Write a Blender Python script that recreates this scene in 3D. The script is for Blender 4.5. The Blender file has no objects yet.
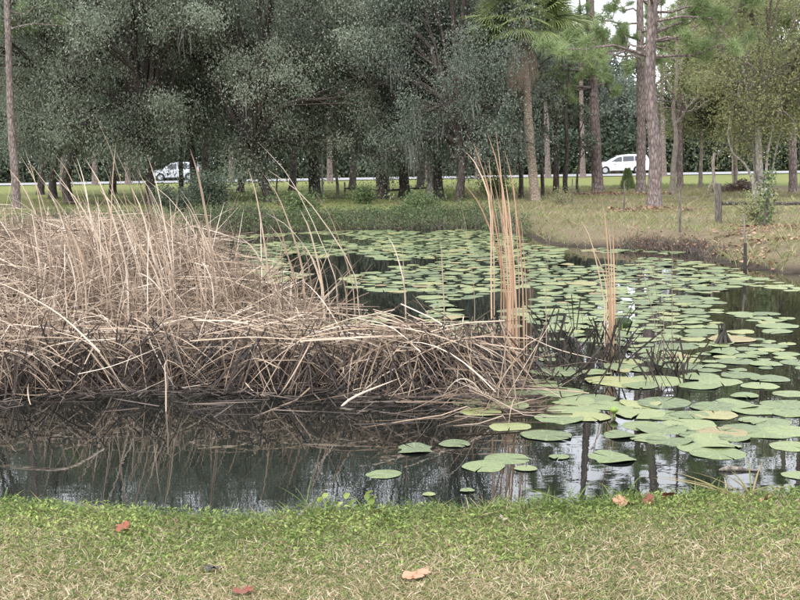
import bpy, bmesh, math, random
import numpy as np
from mathutils import Matrix, Vector

random.seed(7)
RNG = np.random.default_rng(7)
scene = bpy.context.scene
COL = scene.collection
R = math.radians

# ------------------------------------------------------------------ camera
CAM_Z, PITCH, ROLL, FPX = 1.60, 6.6, -0.9, 1202.0
KD = FPX / 608.0
CM = Matrix.Rotation(R(90 - PITCH), 4, 'X') @ Matrix.Rotation(R(ROLL), 4, 'Z')
cam_data = bpy.data.cameras.new('camera')
cam_data.sensor_width = 36.0
cam_data.lens = 36.0 * FPX / 800.0
cam_data.clip_start = 0.05
cam_data.clip_end = 2000.0
cam = bpy.data.objects.new('camera', cam_data)
COL.objects.link(cam)
cam.matrix_world = Matrix.Translation((0, 0, CAM_Z)) @ CM
scene.camera = cam

# ------------------------------------------------------------------ sky, sun, exposure
SUN_EL, SUN_AZ = 52.0, 205.0            # high, veiled sun behind the viewer
world = bpy.data.worlds.new('World')
scene.world = world
world.use_nodes = True
wn, wl = world.node_tree.nodes, world.node_tree.links
wn.clear()
sky = wn.new('ShaderNodeTexSky'); sky.sky_type = 'NISHITA'; sky.sun_disc = False
sky.sun_elevation = R(SUN_EL); sky.sun_rotation = R(SUN_AZ)
sky.air_density = 1.6; sky.dust_density = 6.0; sky.ozone_density = 1.0
hsv = wn.new('ShaderNodeHueSaturation'); hsv.inputs['Saturation'].default_value = 0.2
cloudmix = wn.new('ShaderNodeMix'); cloudmix.data_type = 'RGBA'
cloudmix.inputs['Factor'].default_value = 0.72
cloudmix.inputs['B'].default_value = (13.0, 13.6, 14.8, 1)   # even overcast layer
bg = wn.new('ShaderNodeBackground'); bg.inputs['Strength'].default_value = 0.15
wo = wn.new('ShaderNodeOutputWorld')
wl.new(sky.outputs[0], hsv.inputs['Color'])
wl.new(hsv.outputs[0], cloudmix.inputs['A'])
wl.new(cloudmix.outputs['Result'], bg.inputs['Color'])
wl.new(bg.outputs[0], wo.inputs['Surface'])

sun_data = bpy.data.lights.new('sun', 'SUN')
sun_data.energy = 1.4
sun_data.angle = R(12)
sun_data.color = (1.0, 0.97, 0.92)
sun = bpy.data.objects.new('sun', sun_data)
COL.objects.link(sun)
sd = Vector((math.sin(R(SUN_AZ)) * math.cos(R(SUN_EL)), math.cos(R(SUN_AZ)) * math.cos(R(SUN_EL)), math.sin(R(SUN_EL))))
sun.rotation_euler = sd.to_track_quat('Z', 'Y').to_euler()

vs = scene.view_settings
vs.view_transform = 'Standard'; vs.look = 'None'; vs.exposure = 0.80; vs.gamma = 1.0
vs.use_curve_mapping = False
scene.render.engine = 'CYCLES'
scene.cycles.max_bounces = 4
scene.cycles.diffuse_bounces = 2
scene.cycles.glossy_bounces = 2
scene.cycles.transmission_bounces = 3
scene.cycles.transparent_max_bounces = 6
scene.cycles.use_denoising = True
scene.cycles.use_adaptive_sampling = True
scene.cycles.adaptive_threshold = 0.02
scene.cycles.caustics_reflective = False
scene.cycles.caustics_refractive = False

# ------------------------------------------------------------------ projection of photo points onto real places
CM3 = np.array(CM.to_3x3())
CAMP = np.array([0, 0, CAM_Z])
def ray(px, py):
    return CM3 @ np.array([(px - 400) / FPX, (300 - py) / FPX, -1.0])
def at_z(px, py, z=0.0):
    d = ray(px, py); t = (z - CAM_Z) / d[2]
    return CAMP + d * t
def at_y(px, py, y):
    d = ray(px, py); return CAMP + d * (y / d[1])
def project(P):
    q = (np.atleast_2d(P) - CAMP) @ CM3
    return np.stack([400 + FPX * q[:, 0] / -q[:, 2], 300 - FPX * q[:, 1] / -q[:, 2]], 1)
def px_per_m(y): return FPX / y

# ------------------------------------------------------------------ mesh helpers
class Geo:
    """collects vertices, tris and quads with a per-vertex tint and builds ONE mesh"""
    def __init__(self): self.V, self.T, self.F3, self.F4, self.M3, self.M4, self.n = [], [], [], [], [], [], 0
    def add(self, V, F, tint=0.5, mat=0):
        V = np.asarray(V, float).reshape(-1, 3); F = np.asarray(F, np.int64)
        self.V.append(V)
        t = np.asarray(tint, float)
        self.T.append(np.full(len(V), float(t)) if t.ndim == 0 else t)
        if F.shape[1] == 3: self.F3.append(F + self.n); self.M3.append(np.full(len(F), mat))
        else: self.F4.append(F + self.n); self.M4.append(np.full(len(F), mat))
        self.n += len(V)
        return self
    def merge(self, g):
        for V, T in zip(g.V, g.T): self.V.append(V); self.T.append(T)
        for F, M in zip(g.F3, g.M3): self.F3.append(F + self.n); self.M3.append(M)
        for F, M in zip(g.F4, g.M4): self.F4.append(F + self.n); self.M4.append(M)
        self.n += g.n
    def mesh(self, name, mats, smooth=False):
        me = bpy.data.meshes.new(name)
        V = np.concatenate(self.V); T = np.concatenate(self.T)
        F3 = np.concatenate(self.F3) if self.F3 else np.zeros((0, 3), np.int64)
        F4 = np.concatenate(self.F4) if self.F4 else np.zeros((0, 4), np.int64)
        mi = np.concatenate(([np.concatenate(self.M3)] if self.M3 else []) + ([np.concatenate(self.M4)] if self.M4 else []))
        me.vertices.add(len(V)); me.vertices.foreach_set('co', V.astype(np.float32).ravel())
        me.loops.add(F3.size + F4.size)
        me.loops.foreach_set('vertex_index', np.concatenate([F3.ravel(), F4.ravel()]).astype(np.int32))
        me.polygons.add(len(F3) + len(F4))
        ls = np.concatenate([np.arange(len(F3)) * 3, F3.size + np.arange(len(F4)) * 4]).astype(np.int32)
        me.polygons.foreach_set('loop_start', ls)
        me.polygons.foreach_set('material_index', mi.astype(np.int32))
        me.polygons.foreach_set('use_smooth', np.full(len(ls), bool(smooth)))
        at = me.attributes.new('tint', 'FLOAT', 'POINT')
        at.data.foreach_set('value', T.astype(np.float32))
        for m in (mats if isinstance(mats, (list, tuple)) else [mats]): me.materials.append(m)
        me.update(calc_edges=True)
        return me

def unit(a):
    a = np.asarray(a, float)
    return a / np.maximum(np.linalg.norm(a, axis=-1, keepdims=True), 1e-9)
def rand_dirs(n, rng=RNG): return unit(rng.normal(size=(n, 3)))

def tube(path, radii, sides=8, rough=0.0, cap=True, rng=RNG):
    P = np.asarray(path, float); r = np.asarray(radii, float); k = len(P)
    T = unit(np.gradient(P, axis=0))
    ref = np.array([1.0, 0, 0]) if abs(T[:, 2]).mean() > 0.6 else np.array([0, 0, 1.0])
    A = unit(np.cross(T, ref)); B = np.cross(T, A)
    a = np.linspace(0, 2 * math.pi, sides, endpoint=False)
    rr = r[:, None] * (1 + rough * rng.normal(size=(k, sides)))
    V = P[:, None] + rr[..., None] * (np.cos(a)[None, :, None] * A[:, None] + np.sin(a)[None, :, None] * B[:, None])
    i = np.arange(k - 1)[:, None] * sides; j = np.arange(sides)[None]; j2 = (j + 1) % sides
    F = np.stack([i + j, i + j2, i + sides + j2, i + sides + j], -1).reshape(-1, 4)
    V = V.reshape(-1, 3)
    g = Geo(); g.add(V, F)
    if cap:
        for base, c in ((0, P[0]), ((k - 1) * sides, P[-1])):
            jj = np.arange(sides)
            g.add(np.vstack([V[base:base + sides], c]), np.stack([jj, (jj + 1) % sides, np.full(sides, sides)], 1))
    return g

def ribbons(P, W, N, taper=None, crease=False, tint=0.5):
    """n strips along paths P (n,k,3), width W (n), facing N (n,3)"""
    n, k, _ = P.shape
    T = unit(np.gradient(P, axis=1))
    S = unit(np.cross(T, np.broadcast_to(N[:, None], P.shape)))
    if taper is None: taper = np.ones(k)
    w = 0.5 * W[:, None, None] * taper[None, :, None]
    t = np.broadcast_to(np.asarray(tint, float).reshape(-1, 1), (n, 1))
    g = Geo()
    if crease:
        U = np.cross(S, T)
        V = np.stack([P - S * w, P + U * w * 0.45, P + S * w], 2); c = 3
    else:
        V = np.stack([P - S * w, P + S * w], 2); c = 2
    idx = np.arange(n * k * c).reshape(n, k, c)
    Fs = [np.stack([idx[:, :-1, q], idx[:, :-1, q + 1], idx[:, 1:, q + 1], idx[:, 1:, q]], -1).reshape(-1, 4) for q in range(c - 1)]
    g.add(V.reshape(-1, 3), np.concatenate(Fs), np.repeat(t, k * c, 1).ravel())
    return g

def leaf_quads(C, D, U, L, W, tint):
    """diamond leaves from base C along D with face normal U"""
    D = unit(D); S = unit(np.cross(D, U)); n = len(C)
    L = np.broadcast_to(L, (n,))[:, None]; W = np.broadcast_to(W, (n,))[:, None]
    N = np.cross(S, D)
    V = np.stack([C, C + D * L * .45 + S * W * .5 + N * W * .12, C + D * L, C + D * L * .45 - S * W * .5 + N * W * .12], 1)
    g = Geo()
    g.add(V.reshape(-1, 3), np.arange(n * 4).reshape(n, 4), np.repeat(tint, 4))
    return g

def needles(C, D, L, w, tint):
    D = unit(D); n = len(C)
    S = unit(np.cross(D, rand_dirs(n)))
    L = np.broadcast_to(L, (n,))[:, None]
    V = np.stack([C - S * w * .5, C + S * w * .5, C + D * L], 1)
    g = Geo(); g.add(V.reshape(-1, 3), np.arange(n * 3).reshape(n, 3), np.repeat(tint, 3))
    return g

def link(name, me, parent=None, loc=None):
    o = bpy.data.objects.new(name, me); COL.objects.link(o)
    if parent is not None: o.parent = parent
    if loc is not None: o.location = loc
    return o
def tag(o, label=None, cat=None, group=None, kind=None):
    if label: o['label'] = label
    if cat: o['category'] = cat
    if group: o['group'] = group
    if kind: o['kind'] = kind
    return o
def empty(name, loc=(0, 0, 0), rz=0.0):
    o = bpy.data.objects.new(name, None); COL.objects.link(o)
    o.empty_display_size = 0.2; o.location = loc; o.rotation_euler = (0, 0, rz)
    return o

def catmull(P, n):
    P = np.asarray(P, float); Q = np.vstack([2 * P[0] - P[1], P, 2 * P[-1] - P[-2]])
    u = np.linspace(0, len(P) - 1 - 1e-6, n); i = u.astype(int); t = (u - i)[:, None]
    a, b, c, d = Q[i], Q[i + 1], Q[i + 2], Q[i + 3]
    return 0.5 * (2 * b + (c - a) * t + (2 * a - 5 * b + 4 * c - d) * t ** 2 + (3 * b - a - 3 * c + d) * t ** 3)

def fnoise(x, y, s=1.0, seed=0):
    """cheap smooth pseudo noise in -1..1"""
    x = np.asarray(x) * s; y = np.asarray(y) * s
    r = np.random.default_rng(seed + 100); v = 0
    for q in range(6):
        a = r.uniform(0, 6.28); f = 0.6 * 1.5 ** q; p = r.uniform(0, 6.28)
        v = v + np.sin((x * math.cos(a) + y * math.sin(a)) * f * 2.2 + p + 0.8 * np.sin((y * math.cos(a) - x * math.sin(a)) * f * 1.3 + p * 2)) / 1.25 ** q
    return v / 3.2

# ------------------------------------------------------------------ materials
def new_mat(name):
    m = bpy.data.materials.new(name); m.use_nodes = True
    nt = m.node_tree; nt.nodes.clear()
    out = nt.nodes.new('ShaderNodeOutputMaterial')
    b = nt.nodes.new('ShaderNodeBsdfPrincipled')
    nt.links.new(b.outputs[0], out.inputs['Surface'])
    return m, nt, b, out
def ramp(nt, fac, stops):
    r = nt.nodes.new('ShaderNodeValToRGB')
    el = r.color_ramp.elements
    while len(el) < len(stops): el.new(0.5)
    for e, (p, c) in zip(el, stops): e.position = p; e.color = (*c, 1)
    nt.links.new(fac, r.inputs[0])
    return r.outputs[0]
def attr(nt, name='tint'):
    a = nt.nodes.new('ShaderNodeAttribute'); a.attribute_name = name
    return a.outputs['Fac']
def noise(nt, scale, detail=4, rough=0.6, vec=None, dims='3D'):
    n = nt.nodes.new('ShaderNodeTexNoise'); n.inputs['Scale'].default_value = scale
    n.inputs['Detail'].default_value = detail; n.inputs['Roughness'].default_value = rough
    if vec is not None: nt.links.new(vec, n.inputs['Vector'])
    return n.outputs['Fac']
def coords(nt, kind='Object', scale=(1, 1, 1)):
    t = nt.nodes.new('ShaderNodeTexCoord'); mp = nt.nodes.new('ShaderNodeMapping')
    mp.inputs['Scale'].default_value = scale
    nt.links.new(t.outputs[kind], mp.inputs['Vector'])
    return mp.outputs[0]
def mix(nt, fac, a, b):
    m = nt.nodes.new('ShaderNodeMix'); m.data_type = 'RGBA'
    for sock, v in (('Factor', fac), ('A', a), ('B', b)):
        if hasattr(v, 'links') or hasattr(v, 'is_linked'): nt.links.new(v, m.inputs[sock])
        elif sock == 'Factor': m.inputs[sock].default_value = v
        else: m.inputs[sock].default_value = (*v, 1)
    return m.outputs['Result']
def bump(nt, b, h, strength=0.5, dist=0.02):
    n = nt.nodes.new('ShaderNodeBump'); n.inputs['Strength'].default_value = strength
    n.inputs['Distance'].default_value = dist
    nt.links.new(h, n.inputs['Height']); nt.links.new(n.outputs[0], b.inputs['Normal'])

def leaf_mat(name, stops, rough=0.6, trans=0.3, spec=0.3):
    m, nt, b, out = new_mat(name)
    c = ramp(nt, attr(nt), stops)
    nt.links.new(c, b.inputs['Base Color'])
    b.inputs['Roughness'].default_value = rough
    b.inputs['Specular IOR Level'].default_value = spec
    if trans > 0:
        tr = nt.nodes.new('ShaderNodeBsdfTranslucent'); nt.links.new(c, tr.inputs['Color'])
        mx = nt.nodes.new('ShaderNodeMixShader'); mx.inputs[0].default_value = trans
        nt.links.new(b.outputs[0], mx.inputs[1]); nt.links.new(tr.outputs[0], mx.inputs[2])
        nt.links.new(mx.outputs[0], out.inputs['Surface'])
    return m
def bark_mat(name, dark, light, lichen=None, sc=(5, 5, 1.2), amount=0.45):
    m, nt, b, out = new_mat(name)
    v = coords(nt, 'Object', sc)
    n1 = noise(nt, 4.0, 6, 0.7, v)
    vo = nt.nodes.new('ShaderNodeTexVoronoi'); vo.feature = 'DISTANCE_TO_EDGE'; vo.inputs['Scale'].default_value = 3.0
    nt.links.new(v, vo.inputs['Vector'])
    mm = nt.nodes.new('ShaderNodeMath'); mm.operation = 'MULTIPLY_ADD'
    nt.links.new(vo.outputs['Distance'], mm.inputs[0]); mm.inputs[1].default_value = 1.4; nt.links.new(n1, mm.inputs[2])
    c = ramp(nt, mm.outputs[0], [(0.35, dark), (0.95, light)])
    if lichen:
        n2 = noise(nt, 1.6, 5, 0.65, coords(nt, 'Object', (1.6, 1.6, 0.8)))
        f = ramp(nt, n2, [(amount, (0, 0, 0)), (amount + 0.1, (1, 1, 1))])
        c = mix(nt, f, c, lichen)
    nt.links.new(c, b.inputs['Base Color'])
    b.inputs['Roughness'].default_value = 0.9; b.inputs['Specular IOR Level'].default_value = 0.15
    bump(nt, b, mm.outputs[0], 0.9, 0.03)
    return m

M = {}
M['oak_bark'] = bark_mat('oak_bark', (0.022, 0.018, 0.016), (0.10, 0.082, 0.072), (0.16, 0.17, 0.15), amount=0.62)
M['pine_bark'] = bark_mat('pine_bark', (0.055, 0.043, 0.039), (0.26, 0.205, 0.188), (0.28, 0.26, 0.245), sc=(4, 4, 1.3), amount=0.6)
M['palm_bark'] = bark_mat('palm_bark', (0.13, 0.095, 0.07), (0.42, 0.34, 0.26), (0.30, 0.29, 0.25), sc=(3, 3, 6), amount=0.58)
M['pale_bark'] = bark_mat('pale_bark', (0.14, 0.12, 0.105), (0.5, 0.46, 0.41), (0.09, 0.10, 0.07), sc=(4, 4, 1.5), amount=0.56)
M['dead_wood'] = bark_mat('dead_wood', (0.10, 0.085, 0.07), (0.30, 0.26, 0.22), sc=(8, 8, 1))
M['fence_wood'] = bark_mat('fence_wood', (0.05, 0.042, 0.036), (0.20, 0.175, 0.15), (0.22, 0.23, 0.19), sc=(9, 9, 1.2), amount=0.6)
M['rail_wood'] = bark_mat('rail_wood', (0.035, 0.028, 0.026), (0.12, 0.10, 0.09), sc=(1.2, 9, 9))
M['oak_leaf'] = leaf_mat('oak_leaf', [(0, (0.085, 0.105, 0.072)), (0.5, (0.18, 0.205, 0.148)), (1, (0.32, 0.345, 0.265))], trans=0.35)
M['oak_leaf_deep'] = leaf_mat('oak_leaf_deep', [(0, (0.07, 0.09, 0.068)), (0.5, (0.145, 0.172, 0.133)), (1, (0.265, 0.29, 0.235))], trans=0.35)
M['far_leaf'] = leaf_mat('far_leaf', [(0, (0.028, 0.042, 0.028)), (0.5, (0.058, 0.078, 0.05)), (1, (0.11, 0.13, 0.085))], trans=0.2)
M['sweet_leaf'] = leaf_mat('sweet_leaf', [(0, (0.13, 0.145, 0.065)), (0.5, (0.25, 0.27, 0.125)), (0.85, (0.38, 0.37, 0.19)), (1, (0.46, 0.37, 0.20))], trans=0.45)
M['needle'] = leaf_mat('needle', [(0, (0.10, 0.14, 0.055)), (0.5, (0.205, 0.27, 0.11)), (1, (0.32, 0.39, 0.19))], trans=0.3)
M['needle_bright'] = leaf_mat('needle_bright', [(0, (0.10, 0.15, 0.04)), (1, (0.26, 0.34, 0.11))], trans=0.35)
M['palm_leaf'] = leaf_mat('palm_leaf', [(0, (0.09, 0.12, 0.04)), (0.5, (0.20, 0.245, 0.09)), (1, (0.34, 0.38, 0.17))], trans=0.3, rough=0.45)
M['palm_dead'] = leaf_mat('palm_dead', [(0, (0.10, 0.07, 0.05)), (1, (0.34, 0.26, 0.19))], trans=0.2)
M['moss'] = leaf_mat('moss', [(0, (0.085, 0.09, 0.075)), (1, (0.24, 0.24, 0.21))], trans=0.2, rough=0.9)
M['twig'] = leaf_mat('twig', [(0, (0.055, 0.046, 0.038)), (1, (0.24, 0.20, 0.165))], trans=0.0, rough=0.9)
M['reed'] = leaf_mat('reed', [(0, (0.045, 0.032, 0.024)), (0.35, (0.165, 0.117, 0.082)), (0.7, (0.38, 0.285, 0.205)), (1, (0.64, 0.54, 0.44))], trans=0.15, rough=0.7)
M['reed_rot_shade'] = leaf_mat('reed_rot_shade', [(0, (0.014, 0.011, 0.010)), (0.6, (0.045, 0.034, 0.029)), (1, (0.12, 0.092, 0.075))], trans=0.05, rough=0.75)  # old rotten stems, coloured dark also for the shade in the mat's gaps
M['reed_rust'] = leaf_mat('reed_rust', [(0, (0.22, 0.12, 0.065)), (0.5, (0.40, 0.245, 0.15)), (1, (0.55, 0.41, 0.29))], trans=0.2, rough=0.65)
M['lawn'] = leaf_mat('lawn', [(0, (0.05, 0.085, 0.02)), (0.3, (0.12, 0.17, 0.045)), (0.45, (0.19, 0.225, 0.075)), (0.6, (0.30, 0.235, 0.125)), (0.85, (0.50, 0.40, 0.265)), (1, (0.68, 0.58, 0.44))], trans=0.3)
M['weed'] = leaf_mat('weed', [(0, (0.05, 0.080, 0.015)), (0.5, (0.165, 0.22, 0.05)), (1, (0.35, 0.40, 0.12))], trans=0.35, rough=0.5)
M['field_grass'] = leaf_mat('field_grass', [(0, (0.07, 0.11, 0.03)), (0.4, (0.17, 0.20, 0.07)), (0.7, (0.29, 0.245, 0.135)), (1, (0.46, 0.39, 0.26))], trans=0.3)
M['scrub_leaf'] = leaf_mat('scrub_leaf', [(0, (0.04, 0.065, 0.025)), (0.5, (0.09, 0.13, 0.05)), (1, (0.19, 0.22, 0.10))], trans=0.3)
M['litter'] = leaf_mat('litter', [(0, (0.085, 0.048, 0.034)), (0.5, (0.21, 0.115, 0.072)), (1, (0.37, 0.24, 0.16))], trans=0.15)

def plain(name, col, rough=0.5, metal=0.0, spec=0.5, coat=0.0):
    m, nt, b, out = new_mat(name)
    v = noise(nt, 6, 3, 0.6, coords(nt, 'Object'))
    c = mix(nt, v, tuple(x * 0.88 for x in col), tuple(min(1, x * 1.1) for x in col))
    nt.links.new(c, b.inputs['Base Color'])
    b.inputs['Roughness'].default_value = rough; b.inputs['Metallic'].default_value = metal
    b.inputs['Specular IOR Level'].default_value = spec; b.inputs['Coat Weight'].default_value = coat
    return m
M['white_paint'] = plain('white_paint', (0.78, 0.78, 0.79), 0.25, coat=0.6)
M['silver_paint'] = plain('silver_paint', (0.50, 0.52, 0.55), 0.3, metal=0.5, coat=0.6)
M['car_glass'] = plain('car_glass', (0.02, 0.024, 0.03), 0.06, spec=0.8)
M['tyre'] = plain('tyre', (0.025, 0.025, 0.026), 0.85)
M['rim'] = plain('rim', (0.45, 0.45, 0.46), 0.35, metal=0.8)
M['trim'] = plain('trim', (0.03, 0.03, 0.032), 0.5)
M['lamp_red'] = plain('lamp_red', (0.35, 0.02, 0.02), 0.2)
M['lamp_clear'] = plain('lamp_clear', (0.75, 0.76, 0.78), 0.12)
M['wire'] = plain('wire', (0.20, 0.19, 0.18), 0.6, metal=0.5)
M['line_paint'] = plain('line_paint', (0.72, 0.72, 0.68), 0.7)
M['bud'] = plain('bud', (0.14, 0.21, 0.03), 0.45)
M['root'] = plain('root', (0.03, 0.025, 0.02), 0.8)

# ground: soil, thatch and turf blended by noise; mud below the bank lip
m, nt, b, out = new_mat('earth')
v = coords(nt, 'Object')
n_big = noise(nt, 0.35, 4, 0.6, v); n_mid = noise(nt, 3.0, 5, 0.65, v); n_fine = noise(nt, 42.0, 5, 0.7, v)
green = ramp(nt, n_fine, [(0.30, (0.075, 0.088, 0.026)), (0.72, (0.215, 0.225, 0.08))])
straw = ramp(nt, n_fine, [(0.30, (0.055, 0.044, 0.027)), (0.72, (0.24, 0.195, 0.125))])
mud = ramp(nt, n_mid, [(0.3, (0.018, 0.014, 0.011)), (0.75, (0.07, 0.054, 0.042))])
dry = attr(nt, 'dry')
ad = nt.nodes.new('ShaderNodeMath'); ad.operation = 'MULTIPLY_ADD'; nt.links.new(n_mid, ad.inputs[0]); ad.inputs[1].default_value = 0.9; nt.links.new(dry, ad.inputs[2])
fd = ramp(nt, ad.outputs[0], [(0.7, (0, 0, 0)), (1.15, (1, 1, 1))]); 
c = mix(nt, fd, green, straw)
c = mix(nt, attr(nt, 'mud'), c, mud)
nt.links.new(c, b.inputs['Base Color']); b.inputs['Roughness'].default_value = 0.95; b.inputs['Specular IOR Level'].default_value = 0.1
bump(nt, b, n_fine, 0.8, 0.03)
M['earth'] = m

# pond water: still, dark tannin water with faint ripples
m, nt, b, out = new_mat('pond_water')
b.inputs['Base Color'].default_value = (0.006, 0.007, 0.006, 1)
b.inputs['Roughness'].default_value = 0.004; b.inputs['IOR'].default_value = 1.36
b.inputs['Specular IOR Level'].default_value = 0.5
v = coords(nt, 'Object', (1.0, 1.6, 1))
n1 = noise(nt, 2.2, 2, 0.5, v); n2 = noise(nt, 9.0, 2, 0.5, v)
ma = nt.nodes.new('ShaderNodeMath'); ma.operation = 'MULTIPLY_ADD'
nt.links.new(n2, ma.inputs[0]); ma.inputs[1].default_value = 0.22; nt.links.new(n1, ma.inputs[2])
bump(nt, b, ma.outputs[0], 0.014, 0.05)
M['water'] = m

# asphalt
m, nt, b, out = new_mat('asphalt')
v = coords(nt, 'Object'); n1 = noise(nt, 60, 3, 0.7, v); n2 = noise(nt, 0.5, 3, 0.6, v)
c = mix(nt, n1, (0.19, 0.19, 0.19), (0.32, 0.32, 0.32)); c = mix(nt, n2, c, (0.26, 0.26, 0.26))
nt.links.new(c, b.inputs['Base Color']); b.inputs['Roughness'].default_value = 0.55
M['asphalt'] = m

# lily pad: waxy green, random per pad, veins and yellowing spots
m, nt, b, out = new_mat('lily_pad')
oi = nt.nodes.new('ShaderNodeObjectInfo')
v = coords(nt, 'Object'); 
rad = nt.nodes.new('ShaderNodeMath'); rad.operation = 'ADD'
nt.links.new(oi.outputs['Random'], rad.inputs[0]); nt.links.new(attr(nt), rad.inputs[1])
fr = nt.nodes.new('ShaderNodeMath'); fr.operation = 'FRACT'; nt.links.new(rad.outputs[0], fr.inputs[0])
base = ramp(nt, fr.outputs[0], [(0, (0.035, 0.058, 0.020)), (0.3, (0.080, 0.112, 0.038)), (0.75, (0.150, 0.178, 0.068)), (0.93, (0.21, 0.205, 0.07)), (0.97, (0.24, 0.17, 0.07)), (1, (0.16, 0.09, 0.045))])
geo = nt.nodes.new('ShaderNodeNewGeometry')
sp = noise(nt, 26, 4, 0.7, geo.outputs['Position'])
spot = ramp(nt, sp, [(0.58, (0, 0, 0)), (0.68, (1, 1, 1))])
c = mix(nt, spot, base, (0.16, 0.14, 0.055))
lo = noise(nt, 7, 3, 0.6, geo.outputs['Position'])
c2 = mix(nt, lo, c, (0.165, 0.192, 0.085))
sx = nt.nodes.new('ShaderNodeSeparateXYZ'); nt.links.new(v, sx.inputs[0])
at2 = nt.nodes.new('ShaderNodeMath'); at2.operation = 'ARCTAN2'; nt.links.new(sx.outputs['Y'], at2.inputs[0]); nt.links.new(sx.outputs['X'], at2.inputs[1])
ml = nt.nodes.new('ShaderNodeMath'); ml.operation = 'MULTIPLY_ADD'; nt.links.new(at2.outputs[0], ml.inputs[0]); ml.inputs[1].default_value = 11.0; nt.links.new(lo, ml.inputs[2])
sn = nt.nodes.new('ShaderNodeMath'); sn.operation = 'SINE'; nt.links.new(ml.outputs[0], sn.inputs[0])
vein = ramp(nt, sn.outputs[0], [(0.78, (0, 0, 0)), (1.0, (1, 1, 1))])
hole = ramp(nt, noise(nt, 60, 2, 0.5, geo.outputs['Position']), [(0.70, (0, 0, 0)), (0.73, (1, 1, 1))])
cc = mix(nt, 0.6, c, c2)
vm = nt.nodes.new('ShaderNodeMath'); vm.operation = 'MULTIPLY'; nt.links.new(vein, vm.inputs[0]); vm.inputs[1].default_value = 0.35
cc = mix(nt, vm.outputs[0], cc, (0.24, 0.26, 0.12))
cc = mix(nt, hole, cc, (0.035, 0.04, 0.02))
nt.links.new(cc, b.inputs['Base Color'])
nt.links.new(ramp(nt, lo, [(0.35, (0.28, 0.28, 0.28)), (0.6, (0.55, 0.55, 0.55))]), b.inputs['Roughness']); b.inputs['Specular IOR Level'].default_value = 0.35
bump(nt, b, noise(nt, 18, 4, 0.65, geo.outputs['Position']), 0.8, 0.03)
M['pad'] = m

# fallen leaf
def fallen_mat(name, a, bcol):
    m, nt, b, out = new_mat(name)
    v = coords(nt, 'Object'); n1 = noise(nt, 22, 4, 0.6, v)
    nt.links.new(ramp(nt, n1, [(0.3, a), (0.7, bcol)]), b.inputs['Base Color']); b.inputs['Roughness'].default_value = 0.6
    return m
M['leaf_rust'] = fallen_mat('leaf_rust', (0.14, 0.033, 0.014), (0.26, 0.072, 0.032))
M['leaf_brown'] = fallen_mat('leaf_brown', (0.11, 0.028, 0.015), (0.20, 0.055, 0.03))
M['leaf_tan'] = fallen_mat('leaf_tan', (0.27, 0.125, 0.068), (0.42, 0.225, 0.135))
M['leaf_dark'] = fallen_mat('leaf_dark', (0.015, 0.014, 0.013), (0.05, 0.045, 0.04))
M['leaf_grey'] = fallen_mat('leaf_grey', (0.16, 0.12, 0.10), (0.30, 0.23, 0.20))

# ------------------------------------------------------------------ terrain and pond
WATER = -0.35
near_edge = [at_z(px, py, 0.0) for px, py in ((-200, 498), (0, 503), (80, 508), (160, 513), (240, 518), (300, 516), (380, 514), (460, 511), (560, 505), (660, 500), (740, 497), (800, 494), (950, 488))]
_ne = catmull(np.array(near_edge), 61); _u = np.arange(61.)
_ne[:, 1] += .05 * fnoise(_u, 0 * _u, .7, 71) + .045 * fnoise(_u, 0 * _u, 1.9, 72)
near_edge = list(_ne)
far_edge = [at_z(px, py, WATER) for px, py in ((800, 273), (760, 269), (735, 266), (712, 259), (695, 252), (640, 249), (590, 247), (548, 244), (530, 236), (480, 229.5), (400, 229), (320, 231), (250, 234), (190, 236), (100, 234), (40, 233), (-80, 236), (-200, 243))]
POND = [(-17, 19), (-15, 11), (-9, 6.2)] + [(p[0], p[1]) for p in near_edge] + [(4.5, 6.2), (8.5, 9.5), (11.5, 15), (10.5, 20.0)] + [(p[0], p[1]) for p in far_edge] + [(-16.5, 25)]
def smooth_poly(P, n=8):
    P = np.array(P + [P[0], P[1], P[2]]); Q = []
    for i in range(len(P) - 3):
        a, b_, c_, d_ = P[i], P[i + 1], P[i + 2], P[i + 3]
        for t in np.linspace(0, 1, n, endpoint=False):
            Q.append(0.5 * (2 * b_ + (c_ - a) * t + (2 * a - 5 * b_ + 4 * c_ - d_) * t * t + (3 * b_ - a - 3 * c_ + d_) * t ** 3))
    return np.array(Q)
PONDS = smooth_poly(POND, 5)
def sdist(X, Y, poly=PONDS):
    """signed distance to a polygon, negative inside"""
    X = np.asarray(X, float); Y = np.asarray(Y, float); sh = X.shape
    X = X.ravel(); Y = Y.ravel()
    A = poly; B = np.roll(poly, -1, 0)
    d2 = np.full(X.shape, 1e18); ins = np.zeros(X.shape, bool)
    for (ax, ay), (bx, by) in zip(A, B):
        ex, ey = bx - ax, by - ay
        t = np.clip(((X - ax) * ex + (Y - ay) * ey) / (ex * ex + ey * ey + 1e-12), 0, 1)
        d2 = np.minimum(d2, (X - ax - t * ex) ** 2 + (Y - ay - t * ey) ** 2)
        c_ = ((ay > Y) != (by > Y))
        with np.errstate(divide='ignore', invalid='ignore'):
            xx = (bx - ax) * (Y - ay) / (by - ay + 1e-12) + ax
        ins ^= c_ & (X < xx)
    d = np.sqrt(d2)
    return np.where(ins, -d, d).reshape(sh)
def sstep(a, b_, x):
    t = np.clip((x - a) / (b_ - a), 0, 1); return t * t * (3 - 2 * t)
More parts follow.
